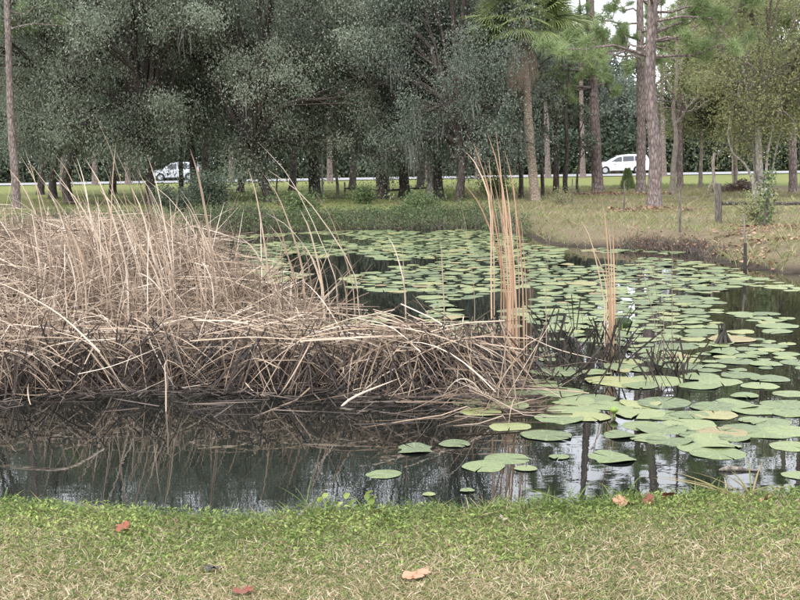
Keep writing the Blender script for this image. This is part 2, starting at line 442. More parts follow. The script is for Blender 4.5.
def ground_z(X, Y, S=None):
    X = np.asarray(X, float); Y = np.asarray(Y, float)
    if S is None: S = sdist(X, Y)
    far = sstep(8, 14, Y)
    # near lip is short and steep, far bank slopes more gently
    lip = 0.10 + 0.9 * far
    up = np.where(far > 0.02, WATER + (0 - WATER) * sstep(-0.1, 1.0, S / lip * 0.9), sstep(-0.22, 0.02, S) * (0 - WATER) + WATER)
    down = WATER - 0.75 * sstep(0.0, 1.6, -S - 0.05)
    z = np.where(S > -0.22, up, down)
    z = np.where((S <= -0.1) & (far > 0.02), WATER - 0.75 * sstep(0.0, 1.6, -S - 0.1), z)
    z = z + 0.025 * fnoise(X, Y, 0.9, 3) * sstep(0.0, 1.0, S) * sstep(6, 14, Y) + 0.008 * fnoise(X, Y, 3.0, 5) * sstep(0, .3, S)
    return z
def gz(x, y): return float(ground_z(np.array([x]), np.array([y]))[0])

def spaced(lo, hi, step, out_lo, out_hi, grow=1.25):
    a = list(np.arange(lo, hi + 1e-6, step)); s = step
    while a[-1] < out_hi: s *= grow; a.append(a[-1] + s)
    s = step
    while a[0] > out_lo: s *= grow; a.insert(0, a[0] - s)
    return np.array(a)
gx = spaced(-16.5, 12.5, 0.13, -600, 600)
gy = np.unique(np.concatenate([spaced(3.0, 6.4, 0.05, -300, 6.4), spaced(6.4, 40, 0.2, 6.4, 1200)]))
GX, GY = np.meshgrid(gx, gy)
S_ = sdist(GX, GY)
GZ = ground_z(GX, GY, S_)
g = Geo()
nx, ny = len(gx), len(gy)
ii = np.arange(ny - 1)[:, None] * nx + np.arange(nx - 1)[None]
g.add(np.stack([GX, GY, GZ], -1).reshape(-1, 3), np.stack([ii, ii + 1, ii + nx + 1, ii + nx], -1).reshape(-1, 4))
me = g.mesh('ground', M['earth'], smooth=True)
mudv = 1 - sstep(WATER + 0.01, WATER + 0.15, GZ)
def dryness(X, Y):
    pr = project(np.stack([X.ravel(), Y.ravel(), 0 * X.ravel()], 1))
    near = sstep(0.1, 1.2, sdist(X, Y)) * (Y < 8)                    # lawn: green at the water, straw further in
    bank = (Y > 12) * sstep(2.0, 5.0, X) * (1 - sstep(58, 72, Y))        # dry right bank
    field = (Y > 12) * (1 - sstep(2.0, 5.0, X)) * 0.35 * (1 - sstep(52, 68, Y))
    return np.clip(near * 0.75 + bank * 0.72 + field + 0.22 * fnoise(X, Y, 0.8, 11), 0, 1)
DRY = dryness(GX, GY)
for nm, arr in (('mud', mudv), ('dry', DRY)):
    a_ = me.attributes.new(nm, 'FLOAT', 'POINT'); a_.data.foreach_set('value', arr.ravel().astype(np.float32))
tag(link('ground', me), 'grassy ground around the pond, straw coloured near the viewer', 'ground', kind='structure')

# water sheet, cut to the pond outline pushed a little under the bank
cen = PONDS.mean(0)
out_poly = np.array([p + unit(p - cen) * 0.35 for p in PONDS])
bm = bmesh.new()
bm.faces.new([bm.verts.new((x, y, WATER)) for x, y in out_poly])
bmesh.ops.triangulate(bm, faces=bm.faces[:])
me = bpy.data.meshes.new('pond_water'); bm.to_mesh(me); bm.free(); me.materials.append(M['water'])
tag(link('pond_water', me), 'dark still pond water reflecting trees and white sky', 'water', kind='structure')

# road: gently crowned strip across the view with shoulders and edge lines
ROAD_Y0, ROAD_Y1 = 103.0, 117.0
def strip(name, y0, y1, z, mat, crown=0.0):
    g = Geo(); xs = np.linspace(-220, 220, 89); ys = np.linspace(y0, y1, 5)
    X, Y = np.meshgrid(xs, ys); Z = z + crown * (1 - ((Y - y0) / (y1 - y0) * 2 - 1) ** 2)
    ii = np.arange(4)[:, None] * 89 + np.arange(88)[None]
    g.add(np.stack([X, Y, Z], -1).reshape(-1, 3), np.stack([ii, ii + 1, ii + 90, ii + 89], -1).reshape(-1, 4))
    return link(name, g.mesh(name, mat))
rd = tag(strip('road', ROAD_Y0, ROAD_Y1, 0.06, M['asphalt'], 0.05), 'pale grey two-lane road passing behind the trees', 'road', kind='structure')
for y in (ROAD_Y0 + 0.6, ROAD_Y1 - 0.75):
    o = strip('edge_line', y, y + 0.15, 0.070, M['line_paint']); o.parent = rd

# ------------------------------------------------------------------ trees
def hanging_moss(points, n_each, rng, length=(0.3, 1.1)):
    g = Geo()
    C = np.repeat(points, n_each, 0) + rng.normal(size=(len(points) * n_each, 3)) * np.array([.16, .16, .08])
    n = len(C); L = rng.uniform(*length, n); k = 5
    t = np.linspace(0, 1, k)
    P = C[:, None] + np.stack([rng.normal(size=(n, 1)) * .05 * np.sin(t * 5)[None], rng.normal(size=(n, 1)) * .05 * np.cos(t * 4)[None], -L[:, None] * t[None]], -1)
    return ribbons(P, rng.uniform(.012, .03, n), unit(rng.normal(size=(n, 3)) * [1, 1, .05]), np.array([.6, 1, 1, .8, .2]), tint=rng.uniform(0, 1, n))

def broad_crown(seed, rx, ry, rz, cz, n_clump, n_sub, n_leaf, L, W, leaf_mat_, bark, hang=0.25, sigma=0.42, moss=0, shell=0.3, limb_r=0.16):
    """limbs + leaves of a broadleaved tree; origin at the trunk's fork. Returns (limbs, crown, moss) meshes"""
    rng = np.random.default_rng(seed)
    limbs, leaves = Geo(), Geo()
    C = []
    while len(C) < n_clump:
        d = rng.normal(size=3); d /= np.linalg.norm(d)
        r = rng.uniform(shell, 1.0) ** 0.6
        p = d * r * np.array([rx, ry, rz]) * rng.uniform(.88, 1.1) + [0, 0, cz]
        if p[2] < -hang * rz: continue
        if C and min(np.linalg.norm((np.array(C) - p) / [rx, ry, rz], axis=1)) < 0.2: continue
        C.append(p)
    C = np.array(C); sub_all = []
    for c_ in C:
        m = np.array([c_[0] * .35 + rng.normal() * .3, c_[1] * .35 + rng.normal() * .3, max(0.3, c_[2] * .55 + rng.uniform(0, .8))])
        path = catmull([[0, 0, -0.15], m, c_], 9)
        path[1:-1] += rng.normal(size=(7, 3)) * .07
        limbs.merge(tube(path, np.linspace(limb_r * rng.uniform(.5, 1), 0.02, 9), 6, cap=False))
        for s in range(n_sub):
            d = unit(rng.normal(size=3) * [1, 1, .75]) * rng.uniform(.35, 1.25) * min(rx, rz) * .30
            q = c_ + d
            pth = catmull([path[rng.integers(4, 8)], (c_ + q) / 2 + rng.normal(size=3) * .12, q], 5)
            limbs.merge(tube(pth, np.linspace(.03, .008, 5), 4, cap=False))
            sub_all.append(q)
    sub = np.array(sub_all)
    # leaves sit in flattened sprays around each twig end
    tone = rng.uniform(.15, .85, len(sub))
    idx = rng.integers(0, len(sub), n_leaf)
    sg = sigma * rng.uniform(.6, 1.3, len(sub))[idx][:, None]
    off = rng.normal(size=(n_leaf, 3)) * sg * [1, 1, .62]
    P = sub[idx] + off
    D = unit(rng.normal(size=(n_leaf, 3)) + unit(off) * .6 + [0, 0, -.15])
    U = unit(rng.normal(size=(n_leaf, 3)) * .8 + [0, 0, .9])
    tint = np.clip(tone[idx] * .6 + rng.uniform(0, .4, n_leaf), 0, 1)
    leaves.merge(leaf_quads(P, D, U, L * rng.uniform(.7, 1.3, n_leaf), W * rng.uniform(.7, 1.3, n_leaf), tint))
    res = [limbs.mesh('limbs', bark), leaves.mesh('crown', leaf_mat_), None]
    if moss:
        low = sub[np.argsort(sub[:, 2])[:max(4, int(len(sub) * .45))]]
        pk = low[rng.integers(0, len(low), moss)]
        res[2] = hanging_moss(pk, 14, rng).mesh('moss', M['moss'])
    return res

def trunk_mesh(path, r0, r1, bark, sides=12, flare=1.5, name='trunk', rough=0.05, origin=None, n=14):
    P = catmull(path, n); t = np.linspace(0, 1, n)
    r = r0 + (r1 - r0) * t
    h = np.linalg.norm(P - P[0], axis=1)
    r = r * (1 + (flare - 1) * np.exp(-h / 0.35))
    if origin is not None: P = P - origin
    return tube(P, r, sides, rough).mesh(name, bark, smooth=True)

def tree_at(name, base_px, top_list, width_px, fork_px, crown, label, bark, scale=1.0, rz=0.0, depth=None, group=None, cat='tree', flare=1.45, z=None, extra=None, squash=1.0):
    """trunk from the base point along photo points at the tree's own distance, then a shared crown at the fork"""
    if depth is None:
        b0 = at_z(*base_px, 0.0)
    else:
        b0 = at_y(*base_px, depth)
    y = b0[1]
    b0[2] = gz(b0[0], y) - 0.12
    rr = np.random.default_rng(int(abs(base_px[0]) * 7 + 3))
    pts = [b0] + [at_y(px, py, y + rr.uniform(-.25, .25)) for px, py in top_list] + [at_y(*fork_px, y)]
    pts = np.array(pts)
    root = empty(name, b0)
    w = width_px / px_per_m(y) / 2
    tag(root, label, cat, group)
    link('trunk', trunk_mesh(pts, w, w * .72, bark, origin=b0, flare=flare), root)
    if crown is not None:
        top = pts[-1] - b0
        for nm, me in zip(('limbs', 'crown', 'moss'), crown):
            if me is None: continue
            o = link(nm, me, root, top)
            if nm == 'moss': o['kind'] = 'stuff'
            o.scale = (scale, scale, scale * squash); o.rotation_euler = (0, 0, rz)
    return root, pts, w

OAK = [
    broad_crown(11, 4.6, 4.2, 4.6, 3.4, 30, 8, 86000, .09, .044, M['oak_leaf'], M['oak_bark'], hang=-.02, moss=10),
    broad_crown(12, 4.2, 4.4, 5.0, 3.8, 28, 8, 80000, .09, .044, M['oak_leaf_deep'], M['oak_bark'], hang=-.04, moss=26),
    broad_crown(13, 5.0, 4.2, 4.2, 3.0, 30, 8, 86000, .09, .044, M['oak_leaf'], M['oak_bark'], hang=.02, moss=12),
]
# the oaks along the far bank: (name, base, path, width, fork, crown, scale, turn, depth override, label)
G_OAK = 'evergreen oaks along the far bank'
oaks = [
    ((53, 199), [(53, 175)], 8, (60, 150), 1, 0.95, 0.3, None, 'slim dark oak trunk leaning towards its stouter twin beside the tall pine'),
    ((70, 204), [(66, 180)], 10, (74, 150), 0, 1.0, 1.9, None, 'stout dark oak of the crossed pair near the tall pine'),
    ((150, 204), [(150, 180)], 10, (146, 138), 2, 1.05, 4.0, None, 'dark oak standing just in front of the silver car\'s bonnet'),
    ((181, 197), [(181, 172)], 5, (180, 126), 1, .8, 2.2, None, 'thin dark oak rising in front of the silver car\'s doors'),
    ((193, 198), [(194, 175)], 9, (190, 130), 0, 1.12, 2.4, None, 'thick dark oak hiding the tail of the silver car'),
    ((272, 202), [(262, 178)], 10, (252, 150), 2, 1.0, .9, None, 'oak with a trunk slanting strongly to one side above the bank scrub'),
    ((315, 197), [(314, 165)], 12, (312, 128), 0, 1.08, 3.3, None, 'straight brown oak trunk beside a thin crooked sapling'),
    ((405, 198), [(404, 178)], 11, (402, 145), 1, 1.0, 1.2, None, 'oak with a flared cone-shaped trunk foot behind the rail'),
    ((438, 199), [(437, 178)], 12, (436, 148), 2, 1.0, 2.7, None, 'broad double-stemmed oak trunk just past the end of the rail'),
    ((459, 202), [(461, 182)], 9, (462, 158), 1, .92, 5.5, None, 'oak next to the pale leaning post at the end of the rail'),
]
oak_roots = {}
for base, path, w, fork, cr, sc, rz, dep, lab in oaks:
    r_, pts_, w_ = tree_at('oak_tree', base, path, w, fork, OAK[cr], lab, M['oak_bark'], sc, rz, dep, G_OAK, squash=1.3)
    oak_roots[base[0]] = (r_, pts_, w_)
# second stem of the double-stemmed oak
r_, pts_, w_ = oak_roots[438]
p2 = np.array([[-.28, .05, 0], [-.30, .05, 1.0], [-.2, 0, 2.2]])
link('stem', trunk_mesh(p2, .16, .11, M['pale_bark'], origin=np.zeros(3)), r_)

for q, (px, dep, hp, cr, sc, lab) in enumerate(((-25, 66, 84, 1, 1.1, 'tall oak just outside the far left behind the bare pine'), (40, 69, 62, 0, 1.1, 'tall oak rising behind the crossed pair of trunks'), (112, 67, 70, 1, 1.05, 'tall oak rising behind the gap left of the silver car'), (203, 70, 58, 2, 1.15, 'tall oak rising straight behind the thick oak'), (240, 67, 72, 1, 1.1, 'tall oak rising behind the large dark shrub'), (292, 70, 60, 0, 1.1, 'tall oak rising between the slanting and the straight oak'), (352, 68, 80, 1, .95, 'tall oak rising behind the hanging moss'), (420, 71, 104, 1, 1.0, 'tall oak rising behind the flared oak'))):
    tree_at('oak_tree', (px, 188), [(px + 2, 150)], 7, (px - 2, hp), OAK[cr], lab, M['oak_bark'], sc, q * 1.7, dep, 'taller oaks behind the bank oaks', squash=1.15)
# twisted dead-limbed tree with hanging moss
def bare_branches(start, seed, n=6, length=(1.2, 2.6), r=.05, up=.7, spread=1.0, depth=2, bias=(0, 0, 0)):
    rng = np.random.default_rng(seed); g = Geo()
    def grow(p, d, L, rad, lev):
        k = 7; P = [np.array(p, float)]; dd = unit(np.array(d, float))
        for _ in range(k):
            dd = unit(dd + rng.normal(size=3) * .22 + np.array([0, 0, .06])); P.append(P[-1] + dd * L / k)
        P = np.array(P)
        g.merge(tube(P, np.linspace(rad, rad * .3, k + 1), 5, cap=False))
        if lev > 0:
            for _ in range(rng.integers(2, 5)):
                j = rng.integers(2, k); grow(P[j], unit(P[j] - P[j - 1]) + rng.normal(size=3) * .75, L * rng.uniform(.4, .7), rad * .5, lev - 1)
    for _ in range(n):
        d = rng.normal(size=3) * spread + [0, 0, up] + np.array(bias)
        grow(np.array(start) + rng.normal(size=3) * .05, d, rng.uniform(*length), r * rng.uniform(.7, 1.2), depth)
    return g
root, pts, w = tree_at('twisted_tree', (380, 199), [(382, 180), (377, 160), (383, 135)], 12, (374, 118), None, 'twisted tree with bare grey limbs and hanging moss by the rail', M['oak_bark'])
bz = pts[0]; top = pts[-1] - bz
g = bare_branches(top, 5, 9, (1.8, 3.4), .07, .9, .7, 3); link('bare_limbs', g.mesh('bare_limbs', M['dead_wood']), root)
g = bare_branches(top * .62, 6, 5, (1.2, 2.4), .05, .5, .8, 2); link('lower_limbs', g.mesh('lower_limbs', M['oak_bark']), root)
rng = np.random.default_rng(31)
pk = np.array([at_y(rng.uniform(342, 376), rng.uniform(92, 130), bz[1] + rng.uniform(-.6, .6)) - bz for _ in range(34)])
link('moss', hanging_moss(pk, 16, rng, (.6, 1.7)).mesh('moss', M['moss']), root)
small_crown = broad_crown(41, 2.6, 2.4, 3.0, 2.6, 16, 6, 16000, .14, .06, M['oak_leaf'], M['dead_wood'], hang=.1, limb_r=.07)
for nm, me in zip(('limbs', 'crown'), small_crown):
    o = link(nm, me, root, top + np.array([-.4, .3, 1.4]))

# crooked sapling and thin bare stems
def sapling(px, py, path, width, label, seed, mat, n=5, length=(.6, 1.4), name='bare_sapling', depth=2, leaves=None, group=None, start=.5):
    b0 = at_z(px, py, 0.0); y = b0[1]; b0[2] = gz(b0[0], y) - .06
    pts = np.array([b0] + [at_y(a, c, y) for a, c in path])
    root = empty(name, b0); w_ = width / px_per_m(y) / 2
    link('trunk', trunk_mesh(pts, w_, w_ * .45, mat, sides=7, origin=b0, flare=1.2), root)
    P = catmull(pts, 20) - b0; g = Geo(); rng = np.random.default_rng(seed)
    for _ in range(n):
        j = rng.integers(int(20 * start), 20)
        g.merge(bare_branches(P[j], int(rng.integers(1e6)), 1, length, w_ * .5, .8, .8, depth))
    link('branches', g.mesh('branches', mat), root)
    if leaves:
        nl, lm, L, W = leaves
        V = np.concatenate(g.V); C = V[rng.integers(0, len(V), nl)] + rng.normal(size=(nl, 3)) * .07
        link('leaves', leaf_quads(C, rand_dirs(nl, rng), rand_dirs(nl, rng) + [0, 0, .6], L, W, rng.uniform(0, 1, nl)).mesh('leaves', lm), root)
    return tag(root, label, 'tree', group)
sapling(338, 198, [(337, 180), (334, 165), (337, 148), (334, 130), (336, 112)], 3.2, 'thin crooked sapling beside the straight brown oak trunk', 1, M['dead_wood'])
sapling(323, 194, [(322, 170), (322, 140), (321, 112)], 2.4, 'thin pale stem close behind the straight brown oak', 2, M['pale_bark'])
sapling(276, 199, [(277, 180), (279, 160), (281, 140)], 2.0, 'spindly bare stem behind the slanting oak', 3, M['dead_wood'])
sapling(521, 199, [(521, 175), (519, 150), (520, 118), (517, 85)], 5, 'slender dark stem nearest the palm on its shaded side', 4, M['oak_bark'], leaves=(1800, M['oak_leaf'], .14, .06))
sapling(543, 197, [(542, 170), (541, 140), (543, 112), (541, 80)], 4, 'slender dark stem close behind the palm trunk', 5, M['oak_bark'], leaves=(1600, M['oak_leaf'], .14, .06))
sapling(556, 194, [(556, 175), (556, 150), (555, 118), (558, 70)], 6.5, 'dark small trunk midway between the palm and the big pine', 6, M['oak_bark'], leaves=(2600, M['oak_leaf'], .14, .06))
sapling(566, 195, [(565, 180), (567, 150), (566, 110), (569, 60)], 5.5, 'second dark small trunk between the palm and the big pine', 7, M['oak_bark'], leaves=(2600, M['oak_leaf'], .14, .06))
sapling(578, 194, [(577, 180), (580, 150), (578, 118)], 3, 'thin dark stem just beside the big pine', 8, M['oak_bark'], leaves=(1200, M['oak_leaf'], .14, .06))
sapling(673, 195, [(673, 180), (674, 160), (676, 135), (673, 110), (677, 75), (676, 40)], 7, 'pale thin-branched tree right of the two tall pines', 9, M['dead_wood'], n=12, length=(1.0, 2.2), depth=3)

# pines ------------------------------------------------------------
def pine(name, base, path, width, top_h, label, seed, first=5.0, n_br=16, blen=(1.2, 3.0), needle=None, bias=None, group='tall pines', density=1.0):
    rng = np.random.default_rng(seed)
    b0 = at_z(*base, 0.0); y = b0[1]; b0[2] = gz(b0[0], y) - .1
    pts = [b0] + [at_y(px, py, y) for px, py in path]
    last, prev = pts[-1], pts[-2]
    dirn = unit(unit(last - prev) + [0, 0, .8])
    H = top_h - last[2]
    pts += [last + dirn * H * .5 + rng.normal(size=3) * .15, last + dirn * H]
    pts = np.array(pts)
    root = empty(name, b0); tag(root, label, 'pine tree', group)
    w = width / px_per_m(y) / 2
    n = 40
    P = catmull(pts, n); h = P[:, 2] - b0[2]
    r = w * (1 - .8 * (h / h[-1]) ** 1.3) * (1 + .45 * np.exp(-h / .3))
    link('trunk', tube(P - b0, r, 12, .05, rng=rng).mesh('trunk', M['pine_bark'], smooth=True), root)
    limbs, tufts = Geo(), []
    zs = first + (h[-1] * .98 - first) * np.linspace(0, 1, n_br) ** 1.7
    for q, zb in enumerate(zs):
        j = int(np.argmin(abs(h - zb))); p = P[j] - b0
        a = rng.uniform(0, 2 * math.pi) if bias is None or rng.random() < .45 else rng.normal(bias, .7)
        L = rng.uniform(*blen) * (1 - .55 * max(0, (zb - first) / (h[-1] - first)) ** 1.5)
        d = np.array([math.cos(a), math.sin(a), 0])
        path_ = catmull([p, p + d * L * .4 + [0, 0, rng.uniform(-.1, .35)], p + d * L * .75 + [0, 0, rng.uniform(-.3, .4)], p + d * L + [0, 0, rng.uniform(-.1, .7)]], 9)
        path_[2:-1] += rng.normal(size=(6, 3)) * .05
        limbs.merge(tube(path_, np.linspace(.055, .012, 9) * (w / .22), 5, cap=False))
        tufts.append(path_[-1])
        for s in range(int(rng.integers(3, 7) * density)):
            jj = rng.integers(3, 9); dv = unit(path_[jj] - path_[jj - 1]) + rng.normal(size=3) * .6 + [0, 0, .25]
            e = path_[jj] + unit(dv) * rng.uniform(.25, .9)
            limbs.merge(tube(catmull([path_[jj], (path_[jj] + e) / 2 + rng.normal(size=3) * .06, e], 5), np.linspace(.016, .008, 5), 4, cap=False))
            tufts.append(e); tufts.append((path_[jj] + 2 * e) / 3)
    T = np.array(tufts); m = 120
    C = np.repeat(T, m, 0) + rng.normal(size=(len(T) * m, 3)) * .07
    D = rand_dirs(len(C), rng) + [0, 0, .25]
    tone = np.repeat(rng.uniform(0, .6, len(T)), m) + rng.uniform(0, .4, len(C))
    nd = needles(C, D, rng.uniform(.22, .40, len(C)), .015, tone)
    link('limbs', limbs.mesh('limbs', M['pine_bark']), root)
    link('crown', nd.mesh('crown', needle or M['needle']), root)
    return root
pine('pine_tree', (17, 209), [(15, 175), (11, 120), (9, 60), (7, 0)], 8.5, 15, 'tall thin pine with a bare trunk at the picture\'s left edge', 21, first=6.8, n_br=12, blen=(1.2, 3.0), bias=0.2, density=.9)
pine('pine_tree', (598, 193), [(597, 175), (595, 130), (592, 60), (590, 0)], 11, 20, 'straight dark-trunked pine covering the front of the white van', 22, first=4.8, n_br=44, blen=(1.8, 4.6), bias=2.9, density=1.5)
pine('pine_tree', (640.5, 193), [(641, 170), (641, 120), (640.5, 60), (640, 0)], 9.5, 19, 'very straight slim pine just behind the bent pine', 23, first=6.0, n_br=28, blen=(1.4, 3.4), density=1.3)
pine('pine_tree', (654, 209), [(654.5, 185), (655, 150), (650.5, 95), (650, 60), (652, 25), (653, 0)], 13.5, 14, 'large foreground pine with a bent trunk at the bank', 24, first=4.7, n_br=26, blen=(1.4, 3.6), bias=0.3, density=1.3)
pine('pine_tree', (793, 193), [(793, 160), (792, 120), (793, 60), (793, 0)], 8, 17, 'slim pine at the picture\'s right edge', 25, first=6.0, n_br=12)
pine('pine_tree', (812, 196), [(812, 160), (811, 120), (811, 60), (812, 0)], 9, 17, 'dark pine partly cut off by the picture\'s right border', 26, first=6.5, n_br=12)
pine('pine_tree', (680, 188.5), [(680, 150), (681, 80), (680, 20), (680, 0)], 6, 18, 'distant pine whose bare limbs cross the bright gap of sky', 27, first=8.5, n_br=12, blen=(1.8, 3.2))
pine('pine_tree', (62, 190), [(63, 150), (62, 90), (64, 20)], 5, 15, 'young pine with bright green tufts above the oaks', 28, first=6.6, n_br=9, blen=(.8, 1.6), needle=M['needle_bright'], density=1.1)

for q, (px, hgt) in enumerate(((583, 16), (664, 14), (95, 21), (128, 19), (232, 22), (330, 20), (425, 21), (478, 23), (548, 19), (-30, 20), (735, 20))):
    pine('pine_tree', (px, 186.8 - px * .0155), [(px - 1, 140), (px - 2, 80), (px - 3, 10)], 5.5, hgt, 'slim distant pine ' + ('beside the front of the white van', 'just right of the bent foreground pine', 'left of the oak in front of the silver car', 'behind the oak in front of the silver car', 'behind the large dark bank shrub', 'close by the thin crooked sapling', 'behind the oak with the flared foot', 'behind the pale bush left of the palm', 'seen just right of the palm trunk', 'standing outside the far left border', 'behind the brown brush heap')[q], 600 + q, first=9.0, n_br=16, blen=(1.2, 2.6), group='slim pines behind the oaks')

# sabal palm ---------------------------------------------------------
def palm_crown(seed, n_frond, flen, dead=6, drop=.5):
    rng = np.random.default_rng(seed)
    live, deadg, stalk = Geo(), Geo(), Geo()
    for q in range(n_frond + dead):
        isdead = q >= n_frond
        a = rng.uniform(0, 2 * math.pi)
        el = rng.uniform(-.95, -.6) if isdead else rng.uniform(-.5, 1.15)
        d = np.array([math.cos(a) * math.cos(el), math.sin(a) * math.cos(el), math.sin(el)])
        Lp = flen * rng.uniform(.45, .65)
        e = d * Lp; e[2] -= .12 * Lp
        stalk.merge(tube(catmull([np.zeros(3), d * Lp * .5 + [0, 0, .05], e], 5), [.022, .02, .017, .014, .012], 4, cap=False))
        m = 38; s_ = unit(np.cross(d, [0, 0, 1])); n_ = np.cross(s_, d)
        ang = np.linspace(-1.75, 1.75, m)
        rib = d[None] * np.cos(ang)[:, None] + s_[None] * np.sin(ang)[:, None] + n_[None] * (.12 * np.cos(2 * ang))[:, None]
        L = flen * .62 * (1 - .22 * abs(ang) / 1.75) * rng.uniform(.9, 1.1, m)
        t = np.linspace(0, 1, 6)
        Q = e[None, None] + rib[:, None] * (L[:, None] * t[None])[..., None]
        Q[..., 2] -= (drop if not isdead else 1.0) * (L[:, None] * t[None] ** 2.4) * (.55 if not isdead else .7)
        if isdead: Q[..., :2] = e[:2] + (Q[..., :2] - e[:2]) * .45
        gg = ribbons(Q, np.full(m, .035 * flen / 1.2), unit(n_[None] + rng.normal(size=(m, 3)) * .25), np.array([.5, 1, .9, .7, .45, .1]), tint=np.clip(rng.uniform(.1, .9) + rng.normal(0, .1, m), 0, 1))
        (deadg if isdead else live).merge(gg)
    return live, deadg, stalk
def palm(base, path, width, label, seed, n=26, flen=1.5, dead=10, depth=None, cat='palm tree', trunk_taper=.85):
    b0 = at_z(*base, 0.0) if depth is None else at_y(*base, depth); y = b0[1]; b0[2] = gz(b0[0], y) - .1
    pts = np.array([b0] + [at_y(px, py, y) for px, py in path])
    root = empty('palm_tree', b0); w = width / px_per_m(y) / 2; rng = np.random.default_rng(seed)
    n_ = 46; P = catmull(pts, n_) - b0
    r = np.linspace(w, w * trunk_taper, n_) * (1 + .07 * np.tile([1, -.6], n_ // 2)) * (1 + .3 * np.exp(-np.arange(n_) / 3.0))
    link('trunk', tube(P, r, 12, .035, rng=rng).mesh('trunk', M['palm_bark'], smooth=True), root)
    live, deadg, stalk = palm_crown(seed, n, flen, dead)
    link('fronds', live.mesh('fronds', M['palm_leaf']), root, P[-1])
    if dead: link('dead_fronds', deadg.mesh('dead_fronds', M['palm_dead']), root, P[-1])
    link('frond_stalks', stalk.mesh('frond_stalks', M['palm_leaf']), root, P[-1])
    return tag(root, label, cat)
palm((536, 201), [(534, 185), (530.5, 150), (527.5, 105), (526, 60), (525, 18)], 9.5, 'sabal palm with a pale ringed trunk and drooping fan fronds', 51, n=50, flen=2.2, dead=3)

# leafy pale-barked tree on the right --------------------------------
LIGHT = broad_crown(61, 3.3, 3.0, 3.5, 2.7, 34, 9, 46000, .10, .056, M['sweet_leaf'], M['dead_wood'], hang=.3, sigma=.42, limb_r=.035)
LIGHT2 = broad_crown(62, 2.7, 2.6, 3.3, 2.5, 28, 9, 32000, .10, .056, M['sweet_leaf'], M['oak_bark'], hang=.3, sigma=.42, limb_r=.035)
root, pts, w = tree_at('lichen_tree', (760, 199), [(761, 185), (759, 165)], 9, (758, 128), LIGHT, 'pale-barked several-stemmed tree with thin yellowish leaves behind the rail fence', M['pale_bark'], 1.0, .4)
b0 = pts[0]; y = b0[1]
for q, (path_, wd) in enumerate((([(766, 199), (766, 175), (768, 150), (775, 120), (783, 88), (786, 50)], 3.2), ([(771, 198), (772, 175), (776, 150), (787, 110), (795, 80)], 2.4), ([(754, 198), (752, 180), (744, 163), (732, 152), (728, 130), (735, 100)], 3.0), ([(757, 199), (755, 170), (752, 140), (748, 100), (742, 60)], 4.0))):
    P = np.array([at_y(px, py, y + (.25 if q % 2 else -.15)) for px, py in path_]); P[0][2] = b0[2]
    ww = wd / px_per_m(y) / 2
    link('stem', trunk_mesh(P, ww, ww * .4, M['pale_bark'], sides=8, origin=b0, flare=1.2), root)
tree_at('leafy_tree', (700, 188), [(701, 165)], 4, (702, 128), LIGHT2, 'lightly leaved young tree behind the broken pale stump', M['dead_wood'], 1.0, 2.0)
tree_at('leafy_tree', (736, 187), [(735, 165)], 4, (734, 118), LIGHT2, 'lightly leaved young tree just behind the brown brush heap', M['dead_wood'], 1.15, 4.1)
tree_at('leafy_tree', (803, 188), [(802, 165)], 5, (800, 118), LIGHT2, 'lightly leaved tree filling the upper right corner', M['dead_wood'], 1.15, .9)

# wood beyond the road -----------------------------------------------
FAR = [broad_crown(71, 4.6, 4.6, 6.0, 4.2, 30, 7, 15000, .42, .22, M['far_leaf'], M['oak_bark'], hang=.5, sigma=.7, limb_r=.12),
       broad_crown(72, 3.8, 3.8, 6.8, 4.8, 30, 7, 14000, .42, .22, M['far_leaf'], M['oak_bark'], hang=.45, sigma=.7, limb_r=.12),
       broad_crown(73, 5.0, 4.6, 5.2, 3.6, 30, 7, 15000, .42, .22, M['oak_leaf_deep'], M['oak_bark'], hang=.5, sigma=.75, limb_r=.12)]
TR = [trunk_mesh([[0, 0, 0], [.15, 0, 2.2], [0, .1, 4.6]], .26, .17, M['oak_bark'], sides=8), trunk_mesh([[0, 0, 0], [-.2, 0, 2.4], [.1, .1, 5.0]], .2, .13, M['oak_bark'], sides=8)]
rng = np.random.default_rng(77)
def far_tree(x, y, k, s, label, group):
    root = empty('woodland_tree', (x, y, -.08), rng.uniform(0, 6.28))
    tag(root, label, 'tree', group)
    t = link('trunk', TR[k % 2], root); t.scale = (s, s, s)
    hz = 4.5 * s if k % 2 == 0 else 4.9 * s
    for nm, me in zip(('limbs', 'crown'), FAR[k % 3]):
        o = link(nm, me, root, (0, 0, hz)); o.scale = (s, s, s * rng.uniform(.9, 1.15))
k = 0
for row, (y0, n, s0, label) in enumerate(((128, 20, .85, 'dark tree in the front row of the wood beyond the road'), (140, 18, 1.05, 'tall dark tree in the deeper rows of the wood beyond the road'), (160, 16, 1.25, 'tall dark tree in the deeper rows of the wood beyond the road'))):
    for q in range(n):
        x = ((q + .5) / n - .5) * 2 * y0 * .40 + rng.uniform(-1.5, 1.5); y = y0 + rng.uniform(-2.5, 3.5)
        p = project(np.array([[x, y, 8]]))[0]
        if 618 < p[0] < 684 and row > 0: continue                        # the bright gap of sky
        s = s0 * rng.uniform(.8, 1.15)
        if 600 < p[0] < 700: s *= .78
        far_tree(x, y, k, s, label, 'trees of the wood beyond the road'); k += 1
